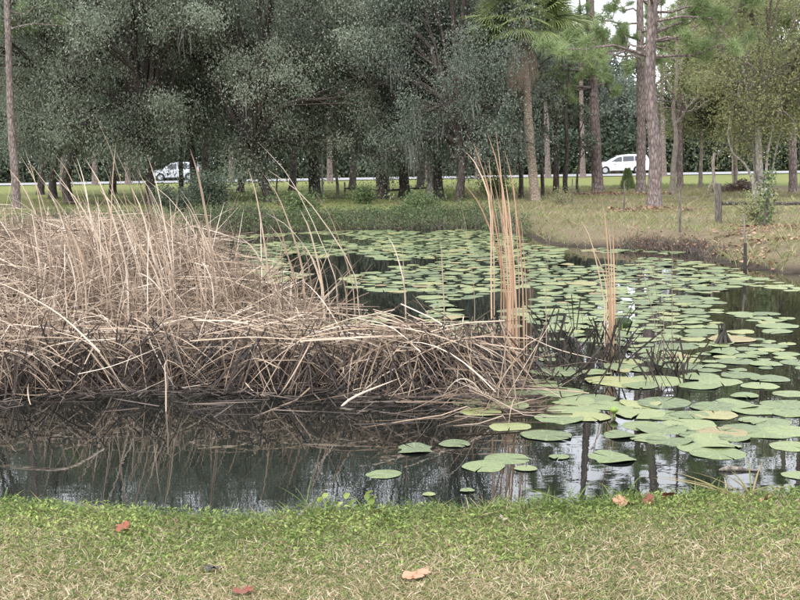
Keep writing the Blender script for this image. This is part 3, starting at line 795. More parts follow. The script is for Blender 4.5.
# dense understorey at the foot of that wood
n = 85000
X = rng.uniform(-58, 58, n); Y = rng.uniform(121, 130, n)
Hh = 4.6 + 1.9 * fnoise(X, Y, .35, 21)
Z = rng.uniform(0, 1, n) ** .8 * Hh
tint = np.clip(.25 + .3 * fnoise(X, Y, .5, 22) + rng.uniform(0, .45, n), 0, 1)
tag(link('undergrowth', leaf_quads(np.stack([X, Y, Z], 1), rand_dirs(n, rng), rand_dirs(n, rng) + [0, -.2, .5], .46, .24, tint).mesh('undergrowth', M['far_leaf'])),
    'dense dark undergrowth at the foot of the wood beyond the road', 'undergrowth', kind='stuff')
palm((612, 176), [(612, 168), (612, 158)], 4, 'small palm with drooping fronds above the white van\'s roof', 55, n=16, flen=2.0, dead=6, depth=124)

print('trees done')

# ------------------------------------------------------------------ far bank vegetation
def tufts(X, Y, Z, n_blade, h, w, tint, rng, lean=.45, curve=.35):
    n = len(X) * n_blade
    C = np.repeat(np.stack([X, Y, Z], 1), n_blade, 0) + rng.normal(size=(n, 3)) * [.05, .05, 0]
    H = np.repeat(np.broadcast_to(h, (len(X),)), n_blade) * rng.uniform(.45, 1.15, n)
    d = rng.normal(size=(n, 2)) * lean
    t = np.array([0, .5, 1.0])
    P = C[:, None] + np.stack([H[:, None] * d[:, :1] * (t + curve * t ** 2)[None], H[:, None] * d[:, 1:] * (t + curve * t ** 2)[None], H[:, None] * (t - .12 * t ** 2)[None]], -1)
    return ribbons(P, np.broadcast_to(w, (n,)) * rng.uniform(.7, 1.3, n), unit(rng.normal(size=(n, 3)) * [1, 1, .1]), np.array([1, .8, .12]), tint=np.clip(np.repeat(tint, n_blade) + rng.normal(0, .12, n), 0, 1))

rng = np.random.default_rng(90)
# rough grass of the far bank and of the field between the trees
n = 30000
X = rng.uniform(-18, 17, n); Y = 18 + 50 * rng.uniform(0, 1, n) ** 1.3
S = sdist(X, Y); keep = (S > .03)
X, Y, S = X[keep], Y[keep], S[keep]; Z = ground_z(X, Y, S) - .01
dr = dryness(X, Y)
hh = np.where(X > 2.2, .11 + .14 * np.clip(fnoise(X, Y, .5, 8) + .3, 0, 1), .08 + .08 * (S < 3))
tag(link('bank_grass', tufts(X, Y, Z, 4, hh, .016, np.clip(.18 + .55 * dr + rng.normal(0, .1, len(X)), 0, 1), rng).mesh('bank_grass', M['field_grass'])),
    'rough grass on the far bank and under the trees', 'grass', kind='stuff')

# weedy scrub along the far waterline: dead stems below, green leaves above
def scrub(pts, h, spread, n_leaf, n_stem, rng, leaf=.075, tint0=.3, tone=1.0):
    k = len(pts); ii = rng.integers(0, k, n_stem)
    C = pts[ii] + rng.normal(size=(n_stem, 3)) * [spread, spread, 0]
    C[:, 2] = ground_z(C[:, 0], C[:, 1]) - .02
    H = h * rng.uniform(.35, 1.1, n_stem) * np.clip(.72 + .55 * fnoise(C[:, 0], C[:, 1], .6, 95), .25, 1.4); d = rng.normal(size=(n_stem, 2)) * .5; t = np.linspace(0, 1, 4)
    P = C[:, None] + np.stack([H[:, None] * d[:, :1] * t ** 1.4, H[:, None] * d[:, 1:] * t ** 1.4, H[:, None] * t], -1)
    st = ribbons(P, rng.uniform(.006, .014, n_stem), rand_dirs(n_stem, rng), np.array([1, .9, .7, .3]), tint=rng.uniform(0, tone, n_stem))
    ii = rng.integers(0, n_stem, n_leaf); tt = rng.uniform(.35, 1.05, n_leaf)[:, None]
    L = P[ii, 0] + (P[ii, 3] - P[ii, 0]) * tt + rng.normal(size=(n_leaf, 3)) * .07
    lf = leaf_quads(L, rand_dirs(n_leaf, rng), rand_dirs(n_leaf, rng) + [0, -.1, .8], leaf * rng.uniform(.6, 1.3, n_leaf), leaf * .5, np.clip(tint0 + .35 * rng.normal(size=n_leaf) * .5 + .3 * tt[:, 0], 0, 1))
    return st, lf
def bank_line(px0, px1, off0, off1, n, rng):
    """points a little inland of the far waterline between two photo columns"""
    P = []
    fe = np.array(far_edge)
    for _ in range(n):
        px = rng.uniform(px0, px1)
        pr = project(fe); j = np.argsort(pr[:, 0]); py = np.interp(px, pr[j, 0], pr[j, 1])
        q = at_z(px, py, WATER); q[1] += rng.uniform(off0, off1) * KD; q[0] += q[0] / q[1] * .3; P.append(q)
    return np.array(P)
st, lf = scrub(bank_line(170, 525, -.1, .8, 500, rng), .55, .2, 18000, 6500, rng, tint0=.12, tone=.7)
root = empty('bank_scrub', (0, 18, 0))
for nm, g_, mt in (('stems', st, M['twig']), ('leaves', lf, M['scrub_leaf'])):
    o = link(nm, g_.mesh(nm, mt), root); o.matrix_parent_inverse = Matrix.Translation((0, -18, 0))
tag(root, 'low tangled weeds and dead stems along the far waterline', 'scrub', kind='stuff')
st, lf = scrub(bank_line(0, 170, -.1, 1.2, 200, rng), .34, .18, 9000, 1500, rng, tint0=.35)
root = empty('bank_scrub', (-10, 16, 0))
for nm, g_, mt in (('stems', st, M['twig']), ('leaves', lf, M['scrub_leaf'])):
    o = link(nm, g_.mesh(nm, mt), root); o.matrix_parent_inverse = Matrix.Translation((10, -16, 0))
tag(root, 'green weeds on the far bank behind the reed bed', 'scrub', kind='stuff')
# brown brambly tangle under the cut of the right bank
st, lf = scrub(bank_line(622, 708, -.15, .2, 160, rng), .26, .14, 500, 2000, rng, tint0=.15, tone=.45)
root = empty('bank_tangle', (4, 14, 0))
for nm, g_, mt in (('stems', st, M['twig']), ('leaves', lf, M['litter'])):
    o = link(nm, g_.mesh(nm, mt), root); o.matrix_parent_inverse = Matrix.Translation((-4, -14, 0))
tag(root, 'brown tangle of dead stems under the right bank', 'tangle', kind='stuff')

def shrub(px, py, rx, h, n_leaf, label, seed, mat, leaf=.09, stems=26, group='shrubs on the far bank'):
    rng = np.random.default_rng(seed); b0 = at_z(px, py, 0.0); b0[2] = gz(b0[0], b0[1]) - .04
    root = empty('shrub', b0); g1, C = Geo(), []
    for _ in range(stems):
        e = np.array([rng.normal() * rx * .55, rng.normal() * rx * .5, h * rng.uniform(.35, 1.0)])
        P = catmull([rng.normal(size=3) * [.06, .06, 0], e * [.4, .4, .6] + rng.normal(size=3) * .06, e], 6)
        g1.merge(tube(P, np.linspace(.018, .005, 6), 4, cap=False)); C += list(P[2:])
    C = np.array(C); ii = rng.integers(0, len(C), n_leaf)
    L = C[ii] + rng.normal(size=(n_leaf, 3)) * .16
    link('stems', g1.mesh('stems', M['twig']), root)
    link('leaves', leaf_quads(L, rand_dirs(n_leaf, rng), rand_dirs(n_leaf, rng) + [0, 0, .8], leaf * rng.uniform(.6, 1.3, n_leaf), leaf * .5, np.clip(rng.uniform(0, .6, len(C))[ii] + rng.uniform(0, .4, n_leaf), 0, 1)).mesh('leaves', mat), root)
    return tag(root, label, 'shrub', group)
shrub(218, 214, .8, 1.35, 5200, 'large dark green shrub between the thick oak and the slanting oak', 101, M['far_leaf'])
shrub(180, 213, .7, .95, 3600, 'dark low shrub below the silver car', 102, M['far_leaf'])
shrub(364, 204, .5, .7, 2200, 'small green bush at the foot of the twisted tree', 103, M['scrub_leaf'])
shrub(418, 212, .75, .6, 2600, 'spreading green bush below the flared oak', 104, M['scrub_leaf'])
shrub(300, 212, .8, .55, 2400, 'low green bush below the straight brown oak', 105, M['scrub_leaf'])
shrub(496, 200, .8, 1.1, 2400, 'loose pale green bush between the oaks and the palm', 106, M['scrub_leaf'])
shrub(560, 205, .45, .45, 900, 'small yellowish weed in the dry grass near the palm', 107, M['sweet_leaf'], leaf=.06)
shrub(755, 224, .5, .75, 1200, 'light leafy shrub by the rail fence', 108, M['sweet_leaf'], leaf=.07)
# little conifer seen below the van
rng = np.random.default_rng(109)
b0 = at_z(627.5, 190.5, 0.0); b0[2] = gz(b0[0], b0[1])
root = empty('young_cedar', b0)
link('trunk', tube(np.array([[0, 0, -.05], [.01, 0, .5], [0, 0, 1.0]]), [.03, .02, .008], 6).mesh('trunk', M['oak_bark']), root)
n = 3600; zz = rng.uniform(.08, 1.05, n); rr = (.42 * (1 - zz / 1.25)) * rng.uniform(.3, 1, n) ** .6; aa = rng.uniform(0, 6.28, n)
C = np.stack([rr * np.cos(aa), rr * np.sin(aa), zz], 1)
link('crown', needles(C, np.stack([np.cos(aa), np.sin(aa), .8 + 0 * aa], 1) + rng.normal(size=(n, 3)) * .35, .13, .02, rng.uniform(0, 1, n)).mesh('crown', M['needle']), root)
tag(root, 'small bushy young conifer below the white van', 'conifer')

# pine straw at the pines' feet, leaf litter on the right bank
def litter(name, px_list, n, rng, label, size=(.05, .13), mat='litter', spread=.5, cat='leaf litter', z_off=.03):
    C = np.array([at_z(px, py, 0.0) for px, py in px_list])
    ii = rng.integers(0, len(C), n); P = C[ii] + rng.normal(size=(n, 3)) * [spread * 1.4, spread, 0]
    P = P[sdist(P[:, 0], P[:, 1]) > .05]; n = len(P)
    P[:, 2] = ground_z(P[:, 0], P[:, 1]) + rng.uniform(.01, z_off + .03, n)
    L = rng.uniform(*size, n)
    g_ = leaf_quads(P, rng.normal(size=(n, 3)) * [1, 1, .25], rng.normal(size=(n, 3)) * .35 + [0, 0, 1], L, L * .75, rng.uniform(0, 1, n))
    return tag(link(name, g_.mesh(name, M[mat])), label, cat, kind='stuff')
litter('leaf_litter', [(720, 238), (745, 233), (770, 229), (790, 228), (800, 240), (760, 240), (735, 246), (785, 255)], 1000, np.random.default_rng(111), 'orange brown fallen leaves heaped on the right bank', spread=.38)
litter('pine_straw', [(654, 211), (645, 211), (663, 210), (630, 195), (610, 194), (590, 195), (575, 195), (650, 195)], 2600, np.random.default_rng(112), 'red brown pine straw under the pines', size=(.04, .16), spread=.45, cat='pine straw')

# brush heap of dead branches
rng = np.random.default_rng(113); b0 = at_z(742, 193, 0.0); b0[2] = gz(b0[0], b0[1])
root = empty('brush_heap', b0); g = Geo(); n = 900
r_ = rng.uniform(0, 1, n) ** .5 * 1.0; a_ = rng.uniform(0, 6.28, n)
C = np.stack([r_ * np.cos(a_) * 1.25, r_ * np.sin(a_) * .8, (1 - r_) * .62 * rng.uniform(.1, 1, n)], 1)
D = unit(rng.normal(size=(n, 3)) * [1, 1, .35]); P = C[:, None] + D[:, None] * np.linspace(-.35, .35, 4)[None, :, None]
P[..., 2] = np.maximum(P[..., 2], .01)
link('branches', ribbons(P, rng.uniform(.015, .035, n), rand_dirs(n, rng), tint=rng.uniform(0, .6, n)).mesh('branches', M['twig']), root)
n = 1800; r_ = rng.uniform(0, 1, n) ** .5; a_ = rng.uniform(0, 6.28, n)
C = np.stack([r_ * np.cos(a_) * 1.2, r_ * np.sin(a_) * .75, (1 - r_) * .6 * rng.uniform(.4, 1, n)], 1)
link('dead_leaves', leaf_quads(C, rand_dirs(n, rng), rand_dirs(n, rng) + [0, 0, .5], .14, .09, rng.uniform(0, .55, n)).mesh('dead_leaves', M['litter']), root)
tag(root, 'heap of brown dead branches and leaves beyond the fence', 'brush heap')

# ------------------------------------------------------------------ fences and stakes
def post_mesh(h, r, mat, seed, lean=(0, 0)):
    rng = np.random.default_rng(seed); k = 6; z = np.linspace(-.15, h, k)
    P = np.stack([lean[0] * z, lean[1] * z, z], 1)
    return tube(P, r * np.array([1, 1.02, .97, 1, .96, .9]), 8, .05, rng=rng).mesh('post', mat)
def beam(a, b_, r, seed, mat):
    rng = np.random.default_rng(seed); t = np.linspace(0, 1, 7)[:, None]
    P = np.array(a) * (1 - t) + np.array(b_) * t; P[1:-1] += rng.normal(size=(5, 3)) * .012
    return tube(P, np.full(7, r), 7, .06, rng=rng).mesh('rail', mat)
# right rail fence
pb = at_z(718.5, 223, 0.0); pb[2] = gz(pb[0], pb[1])
root = empty('rail_fence', pb)
link('post', post_mesh(.95, .085, M['fence_wood'], 1, (-.03, 0)), root)
e = at_y(828, 206, pb[1] + .5); e[2] = gz(e[0], e[1])
link('post', post_mesh(.9, .08, M['fence_wood'], 2, (.02, 0)), root, Vector(e - pb))
hr = at_y(722, 203.5, pb[1]); he = at_y(828, 203.0, pb[1] + .5)
link('rail', beam(hr - pb, he - pb, .045, 3, M['rail_wood']), root)
tag(root, 'weathered post and single rail fence on the right bank', 'fence')
# pale broken stump rising behind the post
b0 = at_z(716, 214, 0.0); y = b0[1]; b0[2] = gz(b0[0], y) - .05
P = np.array([b0] + [at_y(a, c_, y) for a, c_ in ((716, 195), (714, 178), (713, 165), (714.5, 153))])
root = empty('broken_stump', b0)
link('trunk', trunk_mesh(P, .06, .035, M['dead_wood'], sides=7, origin=b0, flare=1.1), root)
g = bare_branches(P[2] - b0, 9, 2, (.3, .5), .018, .6, .8, 1); link('twigs', g.mesh('twigs', M['dead_wood']), root)
tag(root, 'broken pale snag standing directly behind the fence post', 'snag')
# vine-covered fence stub
b0 = at_z(765, 226, 0.0); b0[2] = gz(b0[0], b0[1])
root = empty('vine_post', b0); link('post', post_mesh(.8, .05, M['fence_wood'], 4, (.06, 0)), root)
rng = np.random.default_rng(5); n = 380; z = rng.uniform(.1, 1.25, n); a_ = rng.uniform(0, 6.28, n); rr = rng.uniform(.04, .2, n)
link('vine_leaves', leaf_quads(np.stack([rr * np.cos(a_) + .05 * z, rr * np.sin(a_), z], 1), rand_dirs(n, rng), rand_dirs(n, rng) + [0, 0, .6], .075, .05, rng.uniform(.1, 1, n)).mesh('vine_leaves', M['scrub_leaf']), root)
tag(root, 'short post wrapped in leafy vine under the rail', 'post')
# thin wire stake and strands
b0 = at_z(680, 231, 0.0); b0[2] = gz(b0[0], b0[1])
root = empty('wire_fence', b0)
link('stake', post_mesh(.95, .028, M['fence_wood'], 6, (-.01, 0)), root)
for x_, y_ in ((572, 205), (624, 212)):
    q = at_z(x_, y_, 0.0); q[2] = gz(q[0], q[1]); link('stake', post_mesh(.9, .022, M['fence_wood'], int(x_), (.01, 0)), root, Vector(q - b0))
q1 = at_z(572, 205, 0.0) - b0; q2 = pb - b0
for z in (.25, .5, .75):
    for A, B in ((q1, at_z(624, 212, 0.0) - b0), (at_z(624, 212, 0.0) - b0, np.zeros(3)), (np.zeros(3), q2)):
        t = np.linspace(0, 1, 9)[:, None]; P = A * (1 - t) + B * t; P[:, 2] = z - .03 * np.sin(t[:, 0] * math.pi)
        link('wire', tube(P, np.full(9, .0028), 4, cap=False).mesh('wire', M['wire']), root)
tag(root, 'thin stakes strung with sagging wire on the dry bank', 'fence')
# rail between the oaks
a0 = at_z(389, 197, 0.0); a0[2] = gz(a0[0], a0[1])
root = empty('rail_fence', a0)
link('post', post_mesh(.95, .04, M['dead_wood'], 7), root)
q = at_z(459, 200, 0.0); link('post', post_mesh(1.1, .045, M['pale_bark'], 8, (.12, 0)), root, Vector(np.array([q[0], q[1], 0]) - a0))
q = at_z(346, 197, 0.0); link('post', post_mesh(.7, .04, M['dead_wood'], 9), root, Vector(np.array([q[0], a0[1], 0]) - a0))
y = a0[1] - .25
link('rail', beam(at_y(386, 190.5, y) - a0, at_y(434, 187, y) - a0, .045, 10, M['rail_wood']), root)
link('rail', beam(at_y(344, 188.5, y) - a0, at_y(386, 190.0, y) - a0, .04, 11, M['rail_wood']), root)
tag(root, 'old wooden rail with thin posts between the far oaks', 'fence')
# stake in the water's edge on the right
b0 = at_z(745, 269, WATER); b0[2] = WATER - .15
root = empty('water_stake', b0)
link('post', tube(np.array([[0, 0, 0], [.0, 0, .3], [-.005, 0, .6]]), [.035, .034, .03], 7, .06).mesh('post', M['root']), root)
link('upper_pole', tube(np.array([[0, 0, .6], [-.02, 0, .8], [-.03, .01, 1.1]]), [.02, .018, .012], 6, .04).mesh('upper_pole', M['dead_wood']), root)
tag(root, 'dark stake with a pale top standing at the right waterline', 'stake')

# ------------------------------------------------------------------ cars on the road
def extrude_profile(prof, half, inset=0.0, top_z=None, top_in=0.0):
    """closed side profile (x,z) swept across the width; points above top_z lean inwards by top_in"""
    P = np.array(prof); n = len(P); g = Geo(); rows = []
    zlo, zhi = P[:, 1].min(), P[:, 1].max()
    for s, f in ((-1, 1.0), (-.93, .0), (.93, .0), (1, 1.0)):
        y = np.full(n, s * half)
        if top_z is not None:
            k = np.clip((P[:, 1] - top_z) / (zhi - top_z), 0, 1); y = y * (1 - top_in * k)
        cx, cz = P.mean(0); q = P.copy()
        if f: q = q + (np.array([cx, cz]) - q) * .025
        rows.append(np.stack([q[:, 0], y, q[:, 1]], 1))
    V = np.concatenate(rows); F = []
    for r in range(3):
        for i in range(n):
            j = (i + 1) % n; F.append((r * n + i, r * n + j, (r + 1) * n + j, (r + 1) * n + i))
    bm = bmesh.new(); vs_ = [bm.verts.new(v) for v in V]
    for f in F: bm.faces.new([vs_[q] for q in f])
    bm.faces.new(vs_[:n][::-1]); bm.faces.new(vs_[3 * n:])
    bmesh.ops.recalc_face_normals(bm, faces=bm.faces[:])
    return bm
def bm_obj(name, bm, mat, parent, loc=None):
    me = bpy.data.meshes.new(name); bm.to_mesh(me); bm.free(); me.materials.append(mat)
    return link(name, me, parent, loc)
def arch(cx, r, z0, n=9):
    return [(cx + r * math.cos(t), z0 + r * math.sin(t)) for t in np.linspace(math.pi, 0, n)]
def panel(name, pts, y, mat, parent, thick=.012, lean=0.0, z_ref=0.0):
    bm = bmesh.new()
    for s in (0, 1):
        pass
    A = [bm.verts.new((x, y * (1 - lean * max(0, z - z_ref)) , z)) for x, z in pts]
    sg = 1 if y > 0 else -1
    B = [bm.verts.new((x, y * (1 - lean * max(0, z - z_ref)) + sg * thick, z)) for x, z in pts]
    bm.faces.new(A); bm.faces.new(B); n = len(pts)
    for i in range(n): bm.faces.new((A[i], A[(i + 1) % n], B[(i + 1) % n], B[i]))
    bmesh.ops.recalc_face_normals(bm, faces=bm.faces[:])
    return bm_obj(name, bm, mat, parent)
def cyl(name, x, y, z, r, w, mat, parent, sides=20):
    g = tube(np.array([[0, -w / 2, 0], [0, -w / 2 + .02, 0], [0, w / 2 - .02, 0], [0, w / 2, 0]]), [r * .93, r, r, r * .93], sides)
    return link(name, g.mesh(name, mat, False), parent, (x, y, z))
def car(name, loc, paint, length, height, width, wb, wheel_r, prof_top, windows, windshield, label, cat, front_over):
    """nose towards -X; origin on the road under the middle"""
    root = empty(name, loc); h2 = width / 2
    xf = -length / 2; wf = xf + front_over; wr = wf + wb
    ar = wheel_r + .06
    bot = [(xf + .06, .30)] + [(wf - ar - .02, .24)] + arch(wf, ar, wheel_r - .02) + [(wf + ar + .02, .24), (wr - ar - .02, .24)] + arch(wr, ar, wheel_r - .02) + [(wr + ar + .02, .26), (length / 2 - .05, .32)]
    prof = bot + prof_top
    body = bm_obj('body', extrude_profile(prof, h2, top_z=.95, top_in=.17), paint, root)
    for s in (-1, 1):
        for pts in windows: panel('side_window', pts, s * (h2 + .001), M['car_glass'], root, lean=.17 / (height - .95) * .985, z_ref=.95)
        for x in (wf, wr):
            tyr = cyl('wheel', x, s * (h2 - .12), wheel_r, wheel_r, .22, M['tyre'], root)
            rim = cyl('rim', 0, s * .085, 0, wheel_r * .66, .08, M['rim'], tyr, 16)
            for q in range(5):
                a = q * 2 * math.pi / 5
                g = tube(np.array([[0, s * .045, 0], [math.cos(a) * wheel_r * .6, s * .045, math.sin(a) * wheel_r * .6]]), [.03, .02], 5)
                link('spoke', g.mesh('spoke', M['rim']), tyr, (0, s * .05, 0))
        door_x = windows[0][0][0] + .25
        mr = link('mirror', tube(np.array([[door_x, s * (h2 - .02), 1.02], [door_x - .02, s * (h2 + .12), 1.05], [door_x - .02, s * (h2 + .22), 1.06]]), [.04, .09, .07], 8).mesh('mirror', paint), root)
        for x in (wf + wb * .36, wf + wb * .72):
            panel('door_seam', [(x - .008, .35), (x + .008, .35), (x + .03, 1.0), (x + .014, 1.0)], s * (h2 + .001), M['trim'], root, .004)
            panel('door_handle', [(x - .26, .86), (x - .08, .86), (x - .08, .90), (x - .26, .90)], s * (h2 - .003), M['trim'], root, .02)
        panel('sill_trim', [(wf + ar + .05, .25), (wr - ar - .05, .25), (wr - ar - .05, .33), (wf + ar + .05, .33)], s * (h2 + .002), M['trim'], root, .008)
        g = tube(np.array([[xf + .05, s * (h2 - .32), .70], [xf + .16, s * (h2 - .14), .74], [xf + .42, s * (h2 - .03), .80]]), [.06, .08, .03], 8)
        link('headlight', g.mesh('headlight', M['lamp_clear']), root)
        g = tube(np.array([[length / 2 - .05, s * (h2 - .12), .85], [length / 2 - .05, s * (h2 - .12), 1.15]]), [.07, .06], 8)
        link('tail_light', g.mesh('tail_light', M['lamp_red']), root)
    (x0, z0), (x1, z1) = windshield
    bm = bmesh.new()
    dx, dz = (z1 - z0), -(x1 - x0); L_ = math.hypot(dx, dz); ox, oz = -dx / L_ * .012, -dz / L_ * .012
    k0, k1 = (1 - .17 * max(0, z0 - .95) / (height - .95)) * .9, (1 - .17 * (z1 - .95) / (height - .95)) * .9
    v = [bm.verts.new(q) for q in ((x0 + ox, -h2 * k0, z0 + oz), (x0 + ox, h2 * k0, z0 + oz), (x1 + ox, h2 * k1, z1 + oz), (x1 + ox, -h2 * k1, z1 + oz), (x0 - ox, -h2 * k0, z0 - oz), (x0 - ox, h2 * k0, z0 - oz), (x1 - ox, h2 * k1, z1 - oz), (x1 - ox, -h2 * k1, z1 - oz))]
    for f in ((0, 1, 2, 3), (7, 6, 5, 4), (0, 4, 5, 1), (1, 5, 6, 2), (2, 6, 7, 3), (3, 7, 4, 0)): bm.faces.new([v[q] for q in f])
    bmesh.ops.recalc_face_normals(bm, faces=bm.faces[:]); bm_obj('windscreen', bm, M['car_glass'], root)
    panel('bumper_trim', [(xf - .01, .32), (xf + .1, .30), (xf + .1, .42), (xf - .01, .44)], h2 * .8, M['trim'], root, -h2 * 1.6)
    return tag(root, label, cat)
# white van: front wheel at photo column 605, rear wheel at 634
VY = 111.0; vs_ = at_y(619.5, 176, VY)
car('minivan', (vs_[0] + .10, VY, .105), M['white_paint'], 5.1, 1.78, 1.98, 2.95, .35,
    [(2.52, .75), (2.50, 1.0), (2.40, 1.35), (2.22, 1.66), (1.9, 1.75), (1.0, 1.77), (.3, 1.75), (-.35, 1.66), (-.9, 1.42), (-1.5, 1.10), (-1.75, 1.02), (-2.2, .90), (-2.42, .76), (-2.53, .58)],
    [[(-1.05, 1.12), (-.05, 1.14), (-.05, 1.58), (-.42, 1.50)], [(0.04, 1.14), (1.05, 1.17), (1.05, 1.61), (0.04, 1.59)], [(1.12, 1.18), (2.2, 1.24), (1.95, 1.55), (1.12, 1.61)]],
    ((-1.46, 1.14), (-.44, 1.625)), 'white minivan driving behind the pine trunks', 'van', .98)
SY = 111.6; vs_ = at_y(176, 183, SY)
car('estate_car', (vs_[0] + .12, SY, .105), M['silver_paint'], 4.5, 1.70, 1.84, 2.66, .35,
    [(2.20, .8), (2.18, 1.05), (2.0, 1.40), (1.8, 1.62), (1.2, 1.69), (.2, 1.70), (-.3, 1.64), (-.75, 1.40), (-1.1, 1.12), (-1.3, 1.05), (-1.85, .97), (-2.12, .85), (-2.25, .6)],
    [[(-.85, 1.08), (.15, 1.08), (.15, 1.56), (-.32, 1.52)], [(.25, 1.08), (1.15, 1.08), (1.15, 1.58), (.25, 1.57)], [(1.25, 1.1), (1.85, 1.14), (1.68, 1.5), (1.25, 1.56)]],
    ((-1.05, 1.15), (-.36, 1.60)), 'silver car half hidden behind the dark oak trunks', 'car', .88)
print('bank done')

# ------------------------------------------------------------------ dead reed bed
front_px = [(-160, 394), (0, 391), (100, 389), (200, 386), (300, 388), (400, 391), (455, 390), (500, 384), (522, 370)]
back_px = [(524, 356), (500, 345), (440, 330), (385, 312), (350, 288), (295, 288), (250, 270), (215, 240), (160, 228), (80, 226), (0, 234), (-160, 246)]
def ragged(P, seed, amp=.28):
    P = np.array(P); Q = catmull(np.column_stack([P, 0 * P[:, 0]]), 70)[:, :2]
    u = np.arange(70.); return Q + np.stack([0 * u, amp * (fnoise(u, 0 * u, .55, seed) + .5 * fnoise(u, 0 * u, 1.4, seed + 1))], 1)
front_w = ragged([at_z(a, c_, WATER)[:2] for a, c_ in front_px], 81)
BED = np.concatenate([front_w, ragged([at_z(a, c_, .22 + .3 * (a < 230))[:2] for a, c_ in back_px], 83, .4)])
def sample_bed(n, rng, lo=0.0):
    out = []; mn, mx = BED.min(0), BED.max(0); tot = 0
    while tot < n:
        q = rng.uniform(mn, mx, (n * 3, 2)); q = q[sdist(q[:, 0], q[:, 1], BED) < -lo]
        out.append(q); tot += len(q)
    return np.concatenate(out)[:n]
def mat_h(x, y):
    """height of the collapsed reed mat above the water"""
    s = -sdist(x, y, BED)
    h = (.40 + .50 * sstep(5.6 * KD, 8.2 * KD, y) * (1 - sstep(-1.6, .6, x)) + .20 * fnoise(x, y, .55, 41) + .10 * fnoise(x, y, 1.6, 43)) * sstep(-.05, .45, s)
    return np.maximum(h, .03) * (1 - .3 * sstep(.2, 1.3, x))
rng = np.random.default_rng(200)
K8 = np.linspace(0, 1, 8)
TAP = np.array([.9, 1, 1, .95, .9, .8, .6, .15])
def lying(n, rng, lmin=.5, lmax=1.35, zoff=(-.16, .07), pitch=.16, ang=None):
    q = sample_bed(n, rng); L = rng.uniform(lmin, lmax, n)
    a = ang(n) if ang else np.where(rng.random(n) < .55, rng.normal(0, .38, n), rng.uniform(-1.57, 1.57, n)) + math.pi * (rng.random(n) < .5)
    d = np.stack([np.cos(a), np.sin(a)], 1); u = (K8 - .5)
    XY = q[:, None] + d[:, None] * (L[:, None] * u)[..., None]
    bend = rng.normal(0, .09, n)[:, None] * (u ** 2)[None] * L[:, None] * 2
    XY = XY + np.stack([-d[:, 1], d[:, 0]], 1)[:, None] * bend[..., None]
    Z = WATER + mat_h(q[:, 0], q[:, 1])[:, None] + rng.uniform(*zoff, n)[:, None] + rng.normal(0, pitch, n)[:, None] * u[None] * L[:, None] - .12 * (u ** 2)[None] * L[:, None]
    P = np.concatenate([XY, np.maximum(Z, WATER + .004 + rng.uniform(0, .02, (n, 1)))[..., None]], -1)
    return P
def folded(n, rng, fr=(.3, .7)):
    """reeds that rise from the water, snap and hang over"""
    q = sample_bed(n, rng); h = mat_h(q[:, 0], q[:, 1]) * rng.uniform(.7, 1.45, n) + .05
    l1 = rng.normal(0, .14, (n, 2)); a = rng.uniform(0, 6.28, n); L = rng.uniform(.35, 1.0, n); dr = rng.uniform(-.55, .15, n)
    P = np.zeros((n, 8, 3))
    for k in range(4):
        t = k / 3; P[:, k, :2] = q + l1 * t; P[:, k, 2] = WATER - .03 + h * t
    for k in range(4, 8):
        t = (k - 3) / 4; P[:, k, :2] = P[:, 3, :2] + np.stack([np.cos(a), np.sin(a)], 1) * (L * t)[:, None]
        P[:, k, 2] = np.maximum(P[:, 3, 2] + dr * L * t - .1 * L * t * t, WATER + .005)
    return P
def rotten(n, rng):  # short dark stems low in the mat: rot plus painted gap shade
    q = sample_bed(n, rng); h = mat_h(q[:, 0], q[:, 1]) * rng.uniform(.3, .8, n)
    ln = rng.normal(0, .16, (n, 2)); t = np.linspace(0, 1, 4)
    P = np.zeros((n, 4, 3)); P[..., :2] = q[:, None] + ln[:, None] * t[None, :, None]; P[..., 2] = WATER - .05 + h[:, None] * t
    return P
def edge_pts(n, rng):
    F = front_w; u = rng.uniform(4, 61, n); i = u.astype(int)
    return F[i] + (F[i + 1] - F[i]) * (u - i)[:, None]
def skirt(n, rng):
    """broken stems slanting down from the front of the mat into the water"""
    q = edge_pts(n, rng); q[:, 1] += rng.uniform(-.02, .35, n)
    h = rng.uniform(.22, .62, n); a = rng.normal(-1.57, 1.0, n); L = rng.uniform(.1, .6, n)
    P = np.zeros((n, 8, 3)); top = q.copy(); bot = q + np.stack([np.cos(a) * 1.3, np.sin(a) * .7], 1) * L[:, None]
    P[..., :2] = top[:, None] * (1 - K8)[None, :, None] + bot[:, None] * K8[None, :, None]
    P[..., 2] = WATER + h[:, None] * (1 - K8) ** rng.uniform(.8, 1.3, n)[:, None] - .03
    return P
def fac(n, rng, up=.5): return unit(rng.normal(size=(n, 3)) * [1, 1, 1] + [0, -up, up])
bed = Geo()
def put(P, w, tint, rng, tap=None):
    bed.merge(ribbons(P, rng.uniform(*w, len(P)), fac(len(P), rng), tap, tint=tint))
def tussock(n_t, per, rng, hr=(.35, .8), keep=None):
    """fans of dead blades that rise from one crown, arch over and break"""
    c = sample_bed(n_t * 3, rng, .1)
    if keep is not None: c = c[keep(c)]
    c = c[:n_t]; n_t = len(c); n = n_t * per
    q = np.repeat(c, per, 0) + rng.normal(0, .10, (n, 2)); hm = mat_h(q[:, 0], q[:, 1])
    L = rng.uniform(.7, 1.6, n); a = rng.uniform(0, 6.28, n); el = rng.uniform(.25, 1.45, n); dr = rng.uniform(.0, .7, n)
    P = np.zeros((n, 8, 3)); run = (L * np.cos(el))[:, None] * K8
    P[..., :2] = q[:, None] + np.stack([np.cos(a), np.sin(a)], 1)[:, None] * run[..., None]
    P[..., 2] = np.maximum(WATER + (hm * rng.uniform(.2, .9, n))[:, None] + (L * np.sin(el))[:, None] * K8 * .8 - (dr * L)[:, None] * K8 ** 2.2, WATER + .01)
    return P
